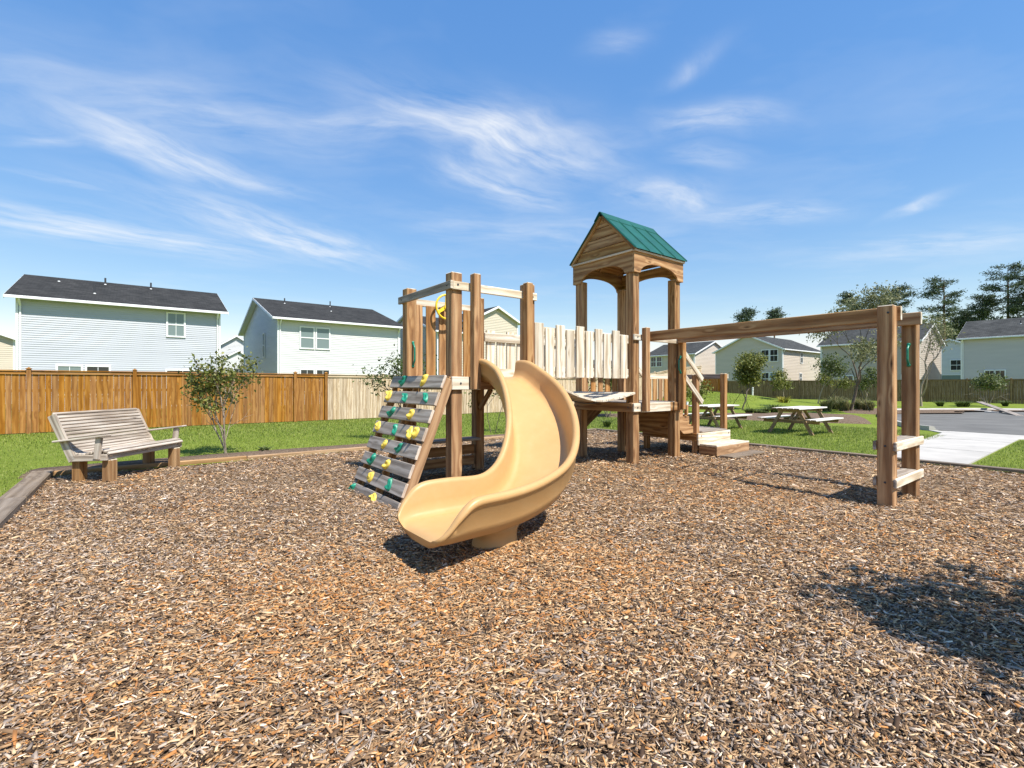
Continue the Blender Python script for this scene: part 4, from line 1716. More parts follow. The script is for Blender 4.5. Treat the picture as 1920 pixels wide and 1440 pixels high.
h8 = house(56.5, 8.0, 9.2, 9.0, 'v', 'siding_greige', 'shingle_grey', 'greige house half hidden by the airy tree and monkey bar posts', ridge_z=7.95,
           windows=[('-u', 7.6, 1.0, .8, 1.4), ('-u', 2.3, .4, .9, 2.0, 'one')], lap=.2)
h9 = house(57.8, -8.0, 9.2, 13.0, 'v', 'siding_pale', 'shingle_grey', 'pale grey house with wide dark window at the right edge', ridge_z=7.95,
           windows=[('-u', 1.7, 1.15, .60, 1.6, 'one'), ('-u', 2.42, 1.15, .60, 1.6, 'one')], vents=[(9.2, .6, .15)], lap=.2)
h10 = house(80, 5.2, 12, 9.0, 'u', 'siding_white', 'shingle_grey', 'distant white house in the gap left of the pale grey house', eave=5.6, ridge_z=7.5,
            windows=[('-u', 4.6, 3.4, 1.2, 1.3), ('-u', 1.0, .3, 4.6, 2.4, 'one', 'glass_blind')], lap=.2)

# ================================================================== TREES
def set_tone(me, cols_per_vert):
    a = me.color_attributes.new('tone', 'FLOAT_COLOR', 'POINT')
    a.data.foreach_set('color', np.ascontiguousarray(cols_per_vert, dtype=np.float32).ravel())


def quads_mesh(name, P, mat):
    """P: (n,4,3) array of quads -> mesh quickly"""
    n = len(P)
    me = bpy.data.meshes.new(name)
    me.vertices.add(n * 4)
    me.vertices.foreach_set('co', np.ascontiguousarray(P, dtype=np.float32).ravel())
    me.loops.add(n * 4)
    me.loops.foreach_set('vertex_index', np.arange(n * 4, dtype=np.int32))
    me.polygons.add(n)
    me.polygons.foreach_set('loop_start', np.arange(0, n * 4, 4, dtype=np.int32))
    me.materials.append(MATS[mat])
    me.update(calc_edges=True)
    return me


def rand_unit(r_, n):
    v = r_.normal(size=(n, 3))
    return v / np.linalg.norm(v, axis=1, keepdims=True)


def leaf_quads(r_, centres, size, asp=.5, droop=0.0, upbias=.6):
    """kite-shaped folded leaves round the given points"""
    n = len(centres)
    d = rand_unit(r_, n)
    d[:, 2] -= droop
    d /= np.linalg.norm(d, axis=1, keepdims=True)
    up = rand_unit(r_, n)
    up[:, 2] = np.abs(up[:, 2]) + upbias
    s = np.cross(d, up)
    s /= np.linalg.norm(s, axis=1, keepdims=True) + 1e-9
    L = size * (.6 + .8 * r_.random(n))[:, None]
    w = L * asp
    a = centres
    tip = centres + d * L
    m = centres + d * L * .45
    return np.stack([a, m - s * w * .5, tip, m + s * w * .5], axis=1)


def tones(r_, n, cols, k=4):
    c = np.asarray(cols, dtype=np.float32)
    i = r_.integers(0, len(c), n)
    f = r_.random(n)[:, None].astype(np.float32)
    j = r_.integers(0, len(c), n)
    out = c[i] * f + c[j] * (1 - f)
    out = out * (.8 + .4 * r_.random(n))[:, None]
    out = np.concatenate([out, np.ones((n, 1))], axis=1)
    return np.repeat(out, k, axis=0)


GREEN_OLIVE = [(.11, .13, .024), (.18, .20, .04), (.065, .085, .018), (.28, .27, .07)]
GREEN_DEEP = [(.045, .070, .020), (.080, .11, .03), (.12, .15, .042), (.17, .19, .065)]
GREEN_GREY = [(.15, .165, .07), (.22, .23, .11), (.11, .125, .05), (.30, .29, .16)]
GREEN_PINE = [(.045, .072, .040), (.075, .105, .058), (.12, .15, .085)]
GREEN_SHRUB = [(.042, .07, .018), (.08, .115, .026), (.14, .17, .045)]


def grow(r_, start, d, length, rad, depth, spread, up, out_seg, tips, ratio=.72, kids=(2, 3), wob=.12):
    """recursive branching skeleton; fills out_seg with (points, radii) and tips with points"""
    n = 5
    pts = [np.array(start, float)]
    dd = np.array(d, float)
    dd /= np.linalg.norm(dd)
    for k in range(n):
        dd = dd + r_.normal(size=3) * wob
        dd[2] += up * .12
        dd /= np.linalg.norm(dd)
        pts.append(pts[-1] + dd * length / n)
    e = rad * (.62 if depth else .25)
    rads = [rad + (e - rad) * k / n for k in range(n + 1)]
    out_seg.append((pts, rads))
    if depth <= 1:
        for k in range(2, n + 1):
            tips.append((pts[k], dd.copy(), depth))
    if depth == 0:
        return
    for c in range(r_.integers(kids[0], kids[1] + 1)):
        a = r_.uniform(0, 2 * math.pi)
        s = spread * r_.uniform(.6, 1.25)
        x = np.cross(dd, [0.3, .2, 1.0])
        x /= np.linalg.norm(x) + 1e-9
        y = np.cross(dd, x)
        nd = dd * math.cos(s) + (x * math.cos(a) + y * math.sin(a)) * math.sin(s)
        at = pts[n] if c < 2 else pts[r_.integers(2, n)]
        grow(r_, at, nd, length * ratio * r_.uniform(.75, 1.2), e * .9, depth - 1, spread, up, out_seg, tips, ratio, kids, wob)


def tree(name, label, cat, loc, seed, stems, height, rad, depth, spread, up, leaves, lsize, cols, bark='bark', group=None, first=.35, ratio=.72,
         kids=(2, 3), cluster=.16, asp=.5, wob=.12, clear=0.0, stakes=0, droop=0.1):
    r_ = np.random.default_rng(seed)
    z = loc[2]
    root = empty(name, loc, 0, label, cat, group)
    segs, tips = [], []
    for s in range(stems):
        a = 2 * math.pi * s / max(1, stems) + r_.uniform(-.4, .4)
        lean = 0.0 if stems == 1 else r_.uniform(.10, .22)
        d = (math.cos(a) * lean, math.sin(a) * lean, 1)
        st = (math.cos(a) * .03 * (stems > 1), math.sin(a) * .03 * (stems > 1), -.1)
        grow(r_, st, d, height * first, rad, depth, spread, up, segs, tips, ratio, kids, wob)
    # scale the skeleton to the wanted height
    top = max(max(p[2] for p in pts) for pts, _ in segs)
    k = height / top
    mb = MB()
    for pts, rads in segs:
        nside = 8 if rads[0] > .03 else (6 if rads[0] > .01 else 4)
        mb.tube([p * np.array((k ** .8, k ** .8, k)) for p in pts], rads, nside, cap=False)
    mb.build('trunk', bark, root, smooth=True)
    T = np.array([t[0] for t in tips]) * np.array((k ** .8, k ** .8, k))
    T = T[T[:, 2] > clear * height]
    if leaves:
        i = r_.integers(0, len(T), leaves)
        C = T[i] + r_.normal(size=(leaves, 3)) * cluster * np.array((1, 1, .8))
        C[:, 2] = np.maximum(C[:, 2], .03)
        Q = leaf_quads(r_, C, lsize, asp, droop)
        me = quads_mesh('crown', Q, 'leaves')
        tn = tones(r_, leaves, cols)
        set_tone(me, tn)
        add('crown', me, root)
    if stakes:
        for s in range(stakes):
            a = 2 * math.pi * s / stakes + .5
            e = Vector((math.cos(a) * height * .22, math.sin(a) * height * .22, .0))
            mb = MB()
            mb.tube([(0, 0, height * .36), e], .012, 5)
            mb.build('guy_strap', 'strap', root)
    return root


def on_lawn(x, y):
    return (x, y, gz(x, y))


def px_ground(px, py, z=-.02):
    Y = 900 * (1.4 - z) / (py - 721.5)
    return ((px - 960) / 900 * Y, Y)


# sapling beside the bench
tree('sapling', 'small multi-stemmed leafy sapling standing in the bare strip right of the bench', 'tree', on_lawn(-5.80, 9.75), 14, 4, 2.05, .016, 3, .48, .2,
     2300, .075, GREEN_OLIVE, 'bark_pale', first=.42, ratio=.55, kids=(3, 4), cluster=.075, asp=.55, wob=.13, clear=.44)
# dark tree behind the left tower post
tree('leafy_tree', 'dark leafy tree behind the leftmost post of the slide tower', 'tree', on_lawn(*[wp(-1.0, 6.6).x - .35, wp(-1.0, 6.6).y]), 31, 3, 2.2, .028, 3, .32, .35,
     1400, .085, GREEN_SHRUB, 'bark', first=.36, ratio=.66, cluster=.17, clear=.14)
# sapling seen below the slide's upper bend
tree('sapling', 'thin sapling whose leafy branch shows under the top of the slide', 'tree', on_lawn(-.55, 14.2), 44, 2, 1.75, .014, 3, .6, .1,
     900, .085, GREEN_SHRUB, 'bark', first=.4, ratio=.6, cluster=.09, clear=.35)
# shrub at the pale fence under the bridge
tree('leafy_shrub', 'leafy green shrub against the pale fence seen under the bridge balusters', 'shrub', on_lawn(4.1, 20.5), 52, 4, 2.2, .025, 3, .55, .2,
     3600, .10, GREEN_OLIVE, 'bark', first=.36, ratio=.66, cluster=.20, clear=.2)

YT = 'young trees planted on the lawn'
x, y = px_ground(1392, 771)
tree('young_tree', 'dense rounded young tree held by straps left of the picnic table', 'tree', on_lawn(x, y), 61, 1, 2.95, .045, 4, .50, .25,
     11000, .12, GREEN_OLIVE, 'bark', YT, first=.40, ratio=.66, cluster=.22, clear=.34, stakes=3)
x, y = px_ground(1596, 772)
tree('young_tree', 'tall airy young tree with pale sparse leaves in front of the monkey bar posts', 'tree', on_lawn(x, y), 73, 1, 6.3, .085, 5, .42, .55,
     5200, .13, GREEN_GREY, 'bark', YT, first=.30, ratio=.74, cluster=.20, clear=.26, stakes=3)
x, y = px_ground(1727, 762)
tree('young_tree', 'thin almost bare young tree right of the monkey bar posts', 'tree', on_lawn(x, y), 85, 1, 5.9, .085, 5, .38, .6,
     1100, .13, GREEN_GREY, 'bark_pale', YT, first=.32, ratio=.74, cluster=.2, clear=.3)
x, y = px_ground(1533, 762)
tree('young_tree', 'small dark young tree in front of the olive fence right of the picnic table', 'tree', on_lawn(x, y), 91, 1, 3.05, .035, 4, .42, .3,
     1700, .14, GREEN_DEEP, 'bark_pale', YT, first=.36, ratio=.68, cluster=.26, clear=.40)
x, y = px_ground(1468, 762)
tree('young_tree', 'small yellowish young tree behind the picnic table', 'tree', on_lawn(x, y), 97, 1, 1.9, .025, 3, .6, .2,
     1500, .14, GREEN_OLIVE, 'bark_pale', YT, first=.45, ratio=.6, cluster=.18, clear=.45)
x, y = px_ground(1585, 760)
tree('young_tree', 'small bright green young tree behind the trunk of the airy tree', 'tree', on_lawn(x - .8, y), 103, 1, 2.05, .025, 3, .6, .2,
     1300, .14, GREEN_OLIVE, 'bark_pale', YT, first=.45, ratio=.6, cluster=.18, clear=.45)
x, y = px_ground(1622, 758)
tree('young_tree', 'small dark young tree just left of the near monkey bar post', 'tree', on_lawn(x, y), 109, 1, 2.55, .03, 3, .5, .3,
     1300, .15, GREEN_DEEP, 'bark_pale', YT, first=.42, ratio=.62, cluster=.2, clear=.42)
x, y = px_ground(1852, 762)
tree('young_tree', 'low spreading multi-stemmed tree by the kerb in front of the right fence', 'tree', on_lawn(x, y), 118, 4, 2.1, .028, 3, .7, -.05,
     2200, .14, GREEN_DEEP, 'bark_pale', YT, first=.42, ratio=.6, cluster=.2, clear=.5)
x, y = px_ground(1283, 758, .4)
tree('leafy_shrub', 'yellow-green shrub before the reddish fence seen through the stair rails', 'shrub', (x, y, gz(x, y)), 127, 4, 1.6, .02, 3, .6, .1,
     1200, .14, GREEN_OLIVE, 'bark', first=.4, ratio=.6, cluster=.18, clear=.1)

# trees beside the camera whose shadows fall across the mulch
tree('young_tree', 'young tree standing right of the camera, its shadow crossing the near mulch', 'tree', (2.98, 1.08, 0), 131, 1, 3.7, .045, 4, .5, .3,
     5200, .11, GREEN_OLIVE, 'bark', YT, first=.36, ratio=.68, cluster=.17, clear=.42)
tree('young_tree', 'young tree out of frame on the right, its thin shadow touching the mulch edge', 'tree', (7.75, 4.75, 0), 137, 1, 3.9, .045, 4, .42, .4,
     1600, .11, GREEN_OLIVE, 'bark', YT, first=.4, ratio=.68, cluster=.15, clear=.45)


def pine(label, px, Y, ytop, ycrown, halfw, seed, lean=0.0, density=1.0):
    """tall pine: bare trunk, whorls of limbs with flat needle clumps"""
    r_ = np.random.default_rng(seed)
    X = (px - 960) / 900 * Y
    H = 1.4 + (721.5 - ytop) * Y / 900
    zc = 1.4 + (721.5 - ycrown) * Y / 900
    hw = halfw * Y / 900
    root = empty('pine_tree', (X, Y, 0), 0, label, 'tree', 'tall pines on the horizon')
    mb = MB()
    mb.tube([(0, 0, -.5), (lean * .3, 0, H * .4), (lean * .7, 0, H * .75), (lean, 0, H)], [.30, .25, .16, .03], 8, cap=False)
    C = []
    nb = int(26 * density)
    for k in range(nb):
        f = (k + r_.random()) / nb
        z = zc + (H - zc) * f
        a = r_.uniform(0, 2 * math.pi)
        env = (math.sin(math.pi * min(1, .18 + .82 * (1 - f) ** .8)) * .55 + .55 * (1 - f) ** .6 + .12)
        Lb = hw * env * r_.uniform(.5, 1.1)
        st = np.array((lean * z / H, 0, z))
        en = st + np.array((math.cos(a) * Lb, math.sin(a) * Lb, Lb * r_.uniform(-.08, .35)))
        md = (st + en) / 2 + np.array((0, 0, -.06 * Lb))
        mb.tube([st, md, en], [.07, .045, .02], 5, cap=False)
        m = int(5 + 7 * Lb / hw)
        for j in range(m):
            t = .35 + .65 * (j + r_.random()) / m
            p = st + (en - st) * t + r_.normal(size=3) * np.array((.28, .28, .10)) * (.4 + Lb * .16)
            C.append(p)
    mb.build('trunk', 'pine_bark', root, smooth=True)
    C = np.array(C)
    per = 19
    base = np.repeat(C, per, axis=0)
    n = len(base)
    base = base + r_.normal(size=(n, 3)) * np.array((.44, .44, .22)) * (Y / 95)
    d = rand_unit(r_, n)
    d[:, 2] = d[:, 2] * .55 + .18
    d /= np.linalg.norm(d, axis=1, keepdims=True)
    s = np.cross(d, rand_unit(r_, n))
    s /= np.linalg.norm(s, axis=1, keepdims=True) + 1e-9
    L = .42 * (Y / 95) * (.6 + .8 * r_.random(n))[:, None]
    w = .075 * (Y / 95)
    Q = np.stack([base - s * w, base + d * L * .5 + s * w, base + d * L, base + d * L * .5 - s * w], axis=1)
    me = quads_mesh('crown', Q, 'needles')
    set_tone(me, tones(r_, n, GREEN_PINE))
    add('crown', me, root)
    return root


pine('lone pine with open flat limbs left of the big pine group', 1770, 95, 523, 600, 38, 201)
pine('broad tall pine, biggest of the group at the right edge', 1890, 95, 497, 602, 42, 202, density=1.25)
pine('slimmer pine leaning beside the biggest pine on its left', 1842, 100, 555, 606, 26, 203)
pine('pine cut by the right edge of the picture', 1928, 92, 520, 606, 34, 204)
pine('pine crown rising behind the tops of the monkey bar posts', 1672, 105, 544, 588, 42, 205)
pine('small pine top peeking above the middle of the monkey bar beam', 1400, 120, 582, 612, 17, 206, density=.6)
pine('small pine top peeking above the beam, right of its twin', 1452, 120, 582, 608, 15, 207, density=.55)
pine('pine crown behind the airy young tree', 1596, 110, 552, 600, 26, 208, density=.8)
pine('low pine between the lone pine and the big pine group', 1808, 105, 585, 618, 22, 209, density=.7)


def wood_mass():
    """far belt of broadleaf wood behind the right-hand houses, read as one mass"""
    r_ = np.random.default_rng(77)
    C = []
    for k in range(150):
        px = r_.uniform(1690, 2150)
        Y = r_.uniform(108, 125)
        X = (px - 960) / 900 * Y
        ht = 1.4 + (721.5 - r_.uniform(598, 640)) * Y / 900
        for j in range(26):
            v = rand_unit(r_, 1)[0] * np.array((3.0, 3.0, 2.4)) * r_.random() ** .4
            C.append(np.array((X, Y, ht - 2.2)) + v)
            if j % 3 == 0:
                C.append(np.array((X + r_.normal() * 2.4, Y + r_.normal() * 1.5, r_.uniform(.5, ht - 2))))
    C = np.array(C)
    n = len(C) * 7
    B = np.repeat(C, 7, axis=0) + r_.normal(size=(n, 3)) * .55
    Q = leaf_quads(r_, B, .9, .6)
    me = quads_mesh('far_wood', Q, 'leaves')
    set_tone(me, tones(r_, n, GREEN_DEEP))
    o = add('far_wood', me)
    tag(o, 'belt of dark broadleaf wood behind the houses on the right', 'trees', None, 'stuff')


wood_mass()


# ================================================================== SMALL PLANTS
def tuft(loc, seed, h, n, label, cols, group, width=.016, name='ornamental_grass', spread=.55):
    r_ = np.random.default_rng(seed)
    a = r_.uniform(0, 2 * math.pi, n)
    lean = r_.uniform(.05, spread, n)
    H = h * (.6 + .5 * r_.random(n))
    a0 = r_.uniform(0, 2 * math.pi, n)
    b = np.stack([np.cos(a0), np.sin(a0), np.zeros(n)], 1) * (h * .30 * np.sqrt(r_.random(n)))[:, None]
    d = np.stack([np.cos(a) * lean, np.sin(a) * lean, np.ones(n)], 1)
    mid = b + d * (H * .55)[:, None]
    d2 = np.stack([np.cos(a) * lean * 2.6, np.sin(a) * lean * 2.6, np.ones(n) * .65], 1)
    tip = mid + d2 * (H * .45)[:, None]
    s = np.stack([-np.sin(a), np.cos(a), np.zeros(n)], 1) * width
    Q = np.concatenate([np.stack([b - s, b + s, mid + s, mid - s], 1), np.stack([mid - s, mid + s, tip + s * .1, tip - s * .1], 1)])
    me = quads_mesh(name, Q, 'leaves')
    c = tones(r_, n, cols)
    set_tone(me, np.concatenate([c, c]))
    o = add(name, me)
    o.location = loc
    return tag(o, label, 'plant', group)


GRS = [(.13, .15, .045), (.20, .19, .075), (.09, .11, .03), (.27, .23, .11)]
g1 = 'grasses in the planting bed by the picnic table'
for i, (px, py, h) in enumerate(((1550, 772, .75), (1568, 770, .85), (1583, 772, .7), (1612, 770, .8), (1628, 772, .7))):
    x, y = px_ground(px, py)
    tuft(on_lawn(x, y), 300 + i, h, 260, 'clump of tawny ornamental grass in the planting bed right of the picnic table', GRS, g1)
BUSH = ('low bush at the left end of the planting bed below the dense young tree', 'second low bush from the left along the planting bed edge',
        'low bush in the middle of the planting bed edge, behind the smallest one', 'tallest low bush, touching the left end of the picnic table top',
        'smallest low bush at the front of the planting bed edge')
g2 = 'low bushes along the planting bed'
for i, (px, py, h) in enumerate(((1405, 777, .35), (1420, 778, .3), (1436, 776, .35), (1452, 775, .5), (1432, 779, .25))):
    x, y = px_ground(px, py)
    tuft(on_lawn(x, y), 320 + i, h, 150, BUSH[i], GREEN_SHRUB, g2, .028, 'low_bush', .9)
FARS = ('tiny dark shrub in the far kerb bed, first from the left', 'tiny dark shrub in the far kerb bed, left one of a close pair',
        'tiny dark shrub in the far kerb bed, right one of a close pair', 'tiny dark shrub in the far kerb bed, right of the spreading tree')
g3 = 'tiny shrubs along the far kerb'
for i, (px, py) in enumerate(((1763, 762), (1800, 763), (1811, 763), (1885, 762))):
    x, y = px_ground(px, py)
    tuft(on_lawn(x, y), 340 + i, .42, 120, FARS[i], GREEN_SHRUB, g3, .03, 'low_bush', .9)
x, y = px_ground(494, 851)
tuft((x, y, -.01), 350, .17, 60, 'small seedling in the bare strip right of the leafy sapling', GREEN_SHRUB, None, .02, 'seedling', .8)
x, y = px_ground(1138, 801)
tuft((x, y, -.01), 351, .28, 80, 'small dark seedling at the mulch edge seen under the bridge', GREEN_SHRUB, None, .025, 'seedling', .8)
x, y = px_ground(1470, 764)
tuft((x, y, -.01), 352, .8, 130, 'yellow-leaved shrub right behind the picnic table top', [(.30, .27, .03), (.40, .34, .04), (.16, .18, .03)], None, .03, 'leafy_shrub', .5)

# ================================================================== PICNIC TABLES
def picnic_table(loc, rz, label):
    root = empty('picnic_table', loc, rz, label, 'picnic table', 'picnic tables on the lawn')
    L = 1.83
    for k in range(5):
        y = -.30 + k * .15
        board('top_plank', root, (-L / 2, y, .74), (L / 2, y, .74), .14, .038, 'table_top', end='table_wood')
    for s in (-1, 1):
        for k in range(2):
            y = s * (.58 + k * .15)
            board('bench_plank', root, (-L / 2, y, .44), (L / 2, y, .44), .14, .038, 'table_top', end='table_wood')
    for x in (-.62, .62):
        board('top_cleat', root, (x, -.34, .675), (x, .34, .675), .038, .09, 'table_wood')
        board('seat_beam', root, (x + .04, -.76, .37), (x + .04, .76, .37), .038, .10, 'table_wood')
        for s in (-1, 1):
            board('leg', root, (x, s * .20, .72), (x, s * .60, -.02), .038, .095, 'table_wood', up=(0, 1, 0))
        sx = -1 if x > 0 else 1
        board('brace', root, (x, 0, .42), (x + sx * .38, 0, .70), .085, .038, 'table_wood', up=(0, 0, 1))
    return root


def mid_ground(px, py):
    x, y = px_ground(px, py)
    return x, y


x, y = px_ground(1500, 812)
picnic_table((x, y, gz(x, y)), TH - R(2), 'picnic table standing clear on the lawn beyond the mulch edging')
x, y = px_ground(1338, 803)
picnic_table((x, y, gz(x, y)), TH - R(2), 'picnic table partly hidden behind the steps of the play structure')
# cup left on the half-hidden table
c = MB()
c.tube([(0, 0, 0), (0, 0, .11)], [.03, .04], 14)
o = c.build('paper_cup', 'pvc')
o.location = (x - .9, y - .1, gz(x, y) + .759)
tag(o, 'white paper cup left on the half-hidden picnic table', 'cup')

# white marker pipe and tree stakes on the lawn
x, y = px_ground(1411, 757)
mb = MB()
mb.tube([(0, 0, -.1), (.02, 0, .62), (.02, 0, .66)], [.055, .055, .045], 12)
o = mb.build('marker_pipe', 'pvc')
o.location = (x, y, gz(x, y))
tag(o, 'thin white pipe sticking out of the lawn right of the dense young tree', 'pipe')
# lumber and slabs lying at the end of the parking lot
pa = Vector((*px_ground(1836, 768), 0))
pb = Vector((*px_ground(1912, 781), 0))
o = board('lumber_plank', None, (pa.x, pa.y, .42), (pb.x, pb.y, .0), .26, .05, 'greyed')
tag(o, 'long grey plank propped slantwise at the end of the parking lot', 'plank')
for i, (a, b_, lab) in enumerate((((1838, 773), (1852, 773), 'pale broken slab lying under the propped plank, nearer the kerb'),
                                  ((1858, 775), (1866, 775), 'small pale slab lying under the propped plank, farther along'))):
    p, q = px_ground(*a), px_ground(*b_)
    o = board('concrete_slab', None, (p[0], p[1], .02), (q[0], q[1], .02), .7, .10, 'concrete', c=.02)
    tag(o, lab, 'slab')

# ================================================================== WOOD CHIPS
def chips():
    r_ = np.random.default_rng(5)
    pos, dist = [], []
    zones = [(1.55, 2.6, 7600), (2.6, 4.2, 5000), (4.2, 6.5, 2700), (6.5, 10.0, 1300), (10.0, 16.0, 420)]
    for y0, y1, dens in zones:
        hw = 1.28 * y1 + .5
        n = int(dens * (y1 - y0) * 2 * hw)
        x = r_.uniform(-hw, hw, n)
        y = r_.uniform(y0, y1, n)
        u = (x - OX) * DR.x + (y - OY) * DR.y
        v = (x - OX) * DL.x + (y - OY) * DL.y
        k = (np.abs(x) < 1.28 * y + .3) & (u > BU0 + .03) & (u < BU1 - .02) & (v < BV1 - .02) & (v > BV0)
        pos.append(np.stack([x[k], y[k]], 1))
    P = np.concatenate(pos)
    n = len(P)
    Y = P[:, 1]
    z = np.array([mz(a, b_) for a, b_ in P])
    big = np.clip(.85 + (Y - 2.2) * .065, .85, 1.6)
    L = np.clip(r_.lognormal(math.log(.032), .50, n), .009, .105) * big
    wdt = np.clip(r_.lognormal(math.log(.0078), .45, n), .0022, .026) * big
    thk = wdt * r_.uniform(.18, .55, n)
    # slivers lie in loosely combed swathes, as raked mulch does
    base = .55 * np.sin(P[:, 0] * .5 + 1.0) + .5 * np.cos(P[:, 1] * .6)
    yaw = base + r_.normal(size=n) * .95
    pitch = r_.normal(size=n) * .22
    roll = r_.normal(size=n) * .45
    cy, sy = np.cos(yaw), np.sin(yaw)
    cp, sp = np.cos(pitch), np.sin(pitch)
    X = np.stack([cy * cp, sy * cp, sp], 1)
    Yv = np.stack([-sy, cy, np.zeros(n)], 1)
    Zv = np.cross(X, Yv)
    cr, sr = np.cos(roll)[:, None], np.sin(roll)[:, None]
    Y2 = Yv * cr + Zv * sr
    Z2 = Zv * cr - Yv * sr
    C = np.stack([P[:, 0], P[:, 1], z + .004 + r_.random(n) * .020 * np.clip(big, 1, 1.5)], 1)
    tap = r_.uniform(.45, 1.0, n)[:, None]
    tap2 = r_.uniform(.45, 1.0, n)[:, None]
    skew = (r_.normal(size=n) * .12)[:, None]
    bend = (np.abs(r_.normal(size=n)) * .10)[:, None]
    hL, hW, hT = (L / 2)[:, None], (wdt / 2)[:, None], (thk / 2)[:, None]

    def corner(a, b_, c_):
        t = tap if a > 0 else tap2
        return C + X * hL * (a + skew * b_) + Y2 * hW * b_ * t + Z2 * (hT * c_ - bend * hL * .4)
    A = [corner(-1, -1, 1), corner(1, -1, 1), corner(1, 1, 1), corner(-1, 1, 1), corner(-1, -1, -1), corner(1, -1, -1), corner(1, 1, -1), corner(-1, 1, -1)]
    V = np.stack(A, 1)
    near = Y < 5.2
    pal = np.array([(.045, .030, .021), (.095, .064, .043), (.16, .108, .068), (.245, .165, .098), (.33, .235, .145), (.42, .325, .215),
                    (.35, .185, .072), (.27, .13, .05), (.275, .235, .205), (.165, .145, .135), (.58, .50, .41), (.42, .36, .31)])
    wts0 = np.array([.09, .13, .15, .14, .105, .065, .02, .015, .12, .105, .02, .05])
    orange = np.zeros(n)
    for cx, cy_, rr, am in ((.1, 3.75, .9, .9), (-.9, 3.1, 1.1, 1.0), (3.1, 6.6, 1.6, .8), (.9, 3.4, .8, .35), (2.0, 8.1, 1.2, .7), (-5.2, 7.1, .7, .6), (3.5, 4.1, 1.2, .35), (-3.7, 5.5, .35, .6), (2.9, 2.1, .25, .6)):
        orange += am * np.exp(-((P[:, 0] - cx) ** 2 + (P[:, 1] - cy_) ** 2) / rr ** 2)
    pn = np.array([mnoise.noise(Vector((a * .8, b_ * .8, 9.0))) for a, b_ in P])
    orange = np.clip(orange + .25 * pn, 0, 1)
    w1 = np.array([.04, .08, .11, .15, .17, .11, .17, .12, .015, .02, .01, .01])
    cum0, cum1 = np.cumsum(wts0 / wts0.sum()), np.cumsum(w1 / w1.sum())
    rr = r_.random(n)
    i0 = np.searchsorted(cum0, rr).clip(0, 11)
    i1 = np.searchsorted(cum1, rr).clip(0, 11)
    idx = np.where(r_.random(n) < orange, i1, i0)
    col = pal[idx] * (.78 + .44 * r_.random(n))[:, None] * CHIP_GAIN
    vsets, fsets, csets = [], [], []
    off = 0
    nn_ = int(near.sum())
    Vn = V[near].reshape(-1, 3)
    q = np.array([(0, 1, 2, 3), (0, 4, 5, 1), (1, 5, 6, 2), (2, 6, 7, 3), (3, 7, 4, 0)])
    Fn = (np.arange(nn_)[:, None, None] * 8 + q[None]).reshape(-1, 4)
    Vf = V[~near][:, :4].reshape(-1, 3)
    nf = n - nn_
    Ff = np.arange(nf * 4).reshape(-1, 4) + len(Vn)
    allV = np.concatenate([Vn, Vf]).astype(np.float32)
    allF = np.concatenate([Fn, Ff]).astype(np.int32)
    c4 = np.concatenate([col, np.ones((n, 1))], 1)
    allC = np.concatenate([np.repeat(c4[near], 8, 0), np.repeat(c4[~near], 4, 0)])
    me = bpy.data.meshes.new('wood_chips')
    me.vertices.add(len(allV))
    me.vertices.foreach_set('co', allV.ravel())
    me.loops.add(allF.size)
    me.loops.foreach_set('vertex_index', allF.ravel())
    me.polygons.add(len(allF))
    me.polygons.foreach_set('loop_start', np.arange(0, allF.size, 4, dtype=np.int32))
    me.materials.append(MATS['chips'])
    me.update(calc_edges=True)
    set_tone(me, allC)
    o = add('wood_chips', me)
    tag(o, 'loose layer of shredded brown wood chips covering the play area', 'wood chips', None, 'stuff')
    print('chips', n, 'near', nn_, 'tris', len(allF) * 2)


CHIP_GAIN = np.array((1.52, 1.37, 1.19))
chips()


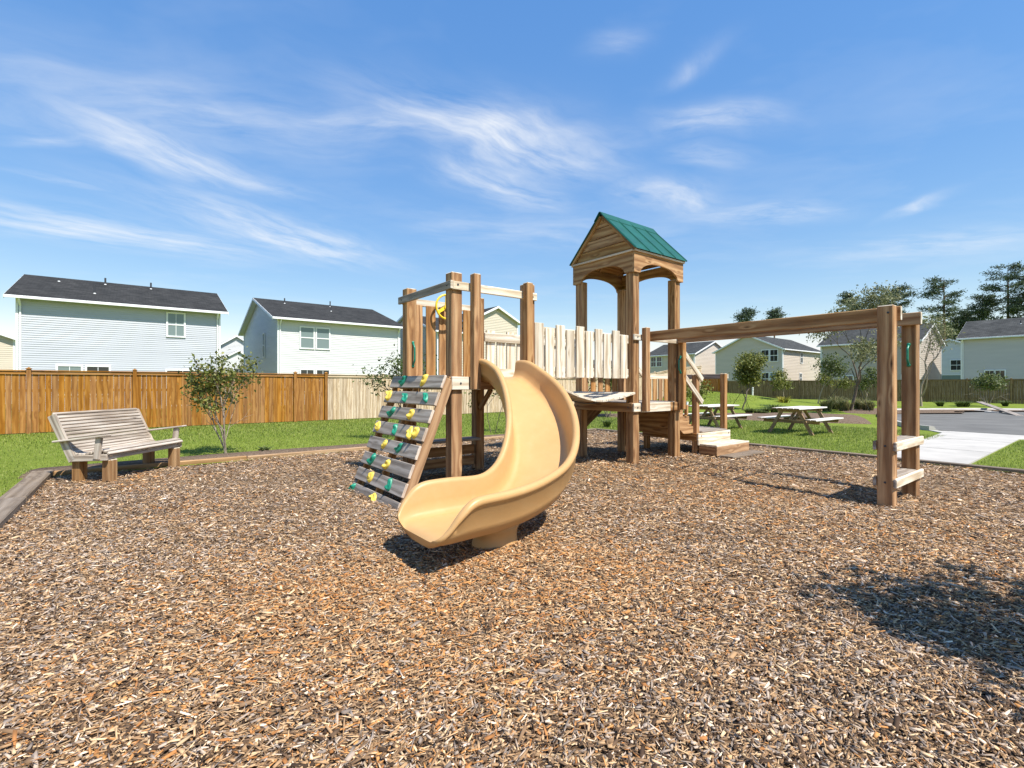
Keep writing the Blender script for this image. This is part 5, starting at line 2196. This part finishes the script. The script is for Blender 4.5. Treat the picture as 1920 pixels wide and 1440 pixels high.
# ================================================================== GRASS
def grass():
    r_ = np.random.default_rng(8)
    out = []
    # (region in site coords u0,u1,v0,v1, blades)
    for u0, u1, v0, v1, nb in ((-16, 4.5, 5.3, 14.2, 60000), (-13.5, -8.15, -3, 6.0, 30000), (4.5, 12.3, -2.2, 9.5, 62000), (4.5, 12.3, -7.5, -3.6, 26000), (-8, 26, 9.0, 14.2, 16000), (4.5, 24, 9.5, 14.2, 16000)):
        u = r_.uniform(u0, u1, nb)
        v = r_.uniform(v0, v1, nb)
        out.append(np.stack([u, v], 1))
    U = np.concatenate(out)
    x = OX + U[:, 0] * DR.x + U[:, 1] * DL.x
    y = OY + U[:, 0] * DR.y + U[:, 1] * DL.y
    k = (y > 2) & (np.abs(x) < y * 1.12 + .5)
    # thin, ragged edge where the lawn meets the bare strip behind the bed
    strip = (U[:, 1] < 5.75 + .25 * np.sin(U[:, 0] * 2.1)) & (U[:, 0] < 4.3) & (U[:, 0] > -8.2)
    k &= ~(strip & (r_.random(len(x)) < .93))
    k &= ~((U[:, 0] > 10.6) & (U[:, 1] > -4.7) & (U[:, 1] < -1.35))
    k &= U[:, 0] < np.where(U[:, 1] < 2, 11.95, 99)
    x, y = x[k], y[k]
    n = len(x)
    z = np.array([gz(a, b_) for a, b_ in zip(x, y)])
    a = r_.uniform(0, 2 * math.pi, n)
    sc = np.clip(y / 11, .8, 1.8)
    H = .042 * (.6 + .8 * r_.random(n)) * np.clip(sc, .8, 1.25)
    w = .006 * sc
    ln = r_.uniform(.1, .9, n)
    b = np.stack([x, y, z - .004], 1)
    s = np.stack([-np.sin(a), np.cos(a), np.zeros(n)], 1) * w[:, None]
    d = np.stack([np.cos(a) * ln, np.sin(a) * ln, np.ones(n)], 1) * H[:, None]
    V = np.stack([b - s, b + s, b + d], 1).astype(np.float32)
    me = bpy.data.meshes.new('grass_blades')
    me.vertices.add(n * 3)
    me.vertices.foreach_set('co', V.ravel())
    me.loops.add(n * 3)
    me.loops.foreach_set('vertex_index', np.arange(n * 3, dtype=np.int32))
    me.polygons.add(n)
    me.polygons.foreach_set('loop_start', np.arange(0, n * 3, 3, dtype=np.int32))
    me.materials.append(MATS['blades'])
    me.update(calc_edges=True)
    set_tone(me, tones(r_, n, [(.14, .205, .028), (.20, .265, .045), (.27, .32, .07), (.10, .15, .02), (.34, .345, .11)], 3))
    o = add('grass_blades', me)
    tag(o, 'short mown green grass covering the lawn round the play area', 'grass', None, 'stuff')


grass()
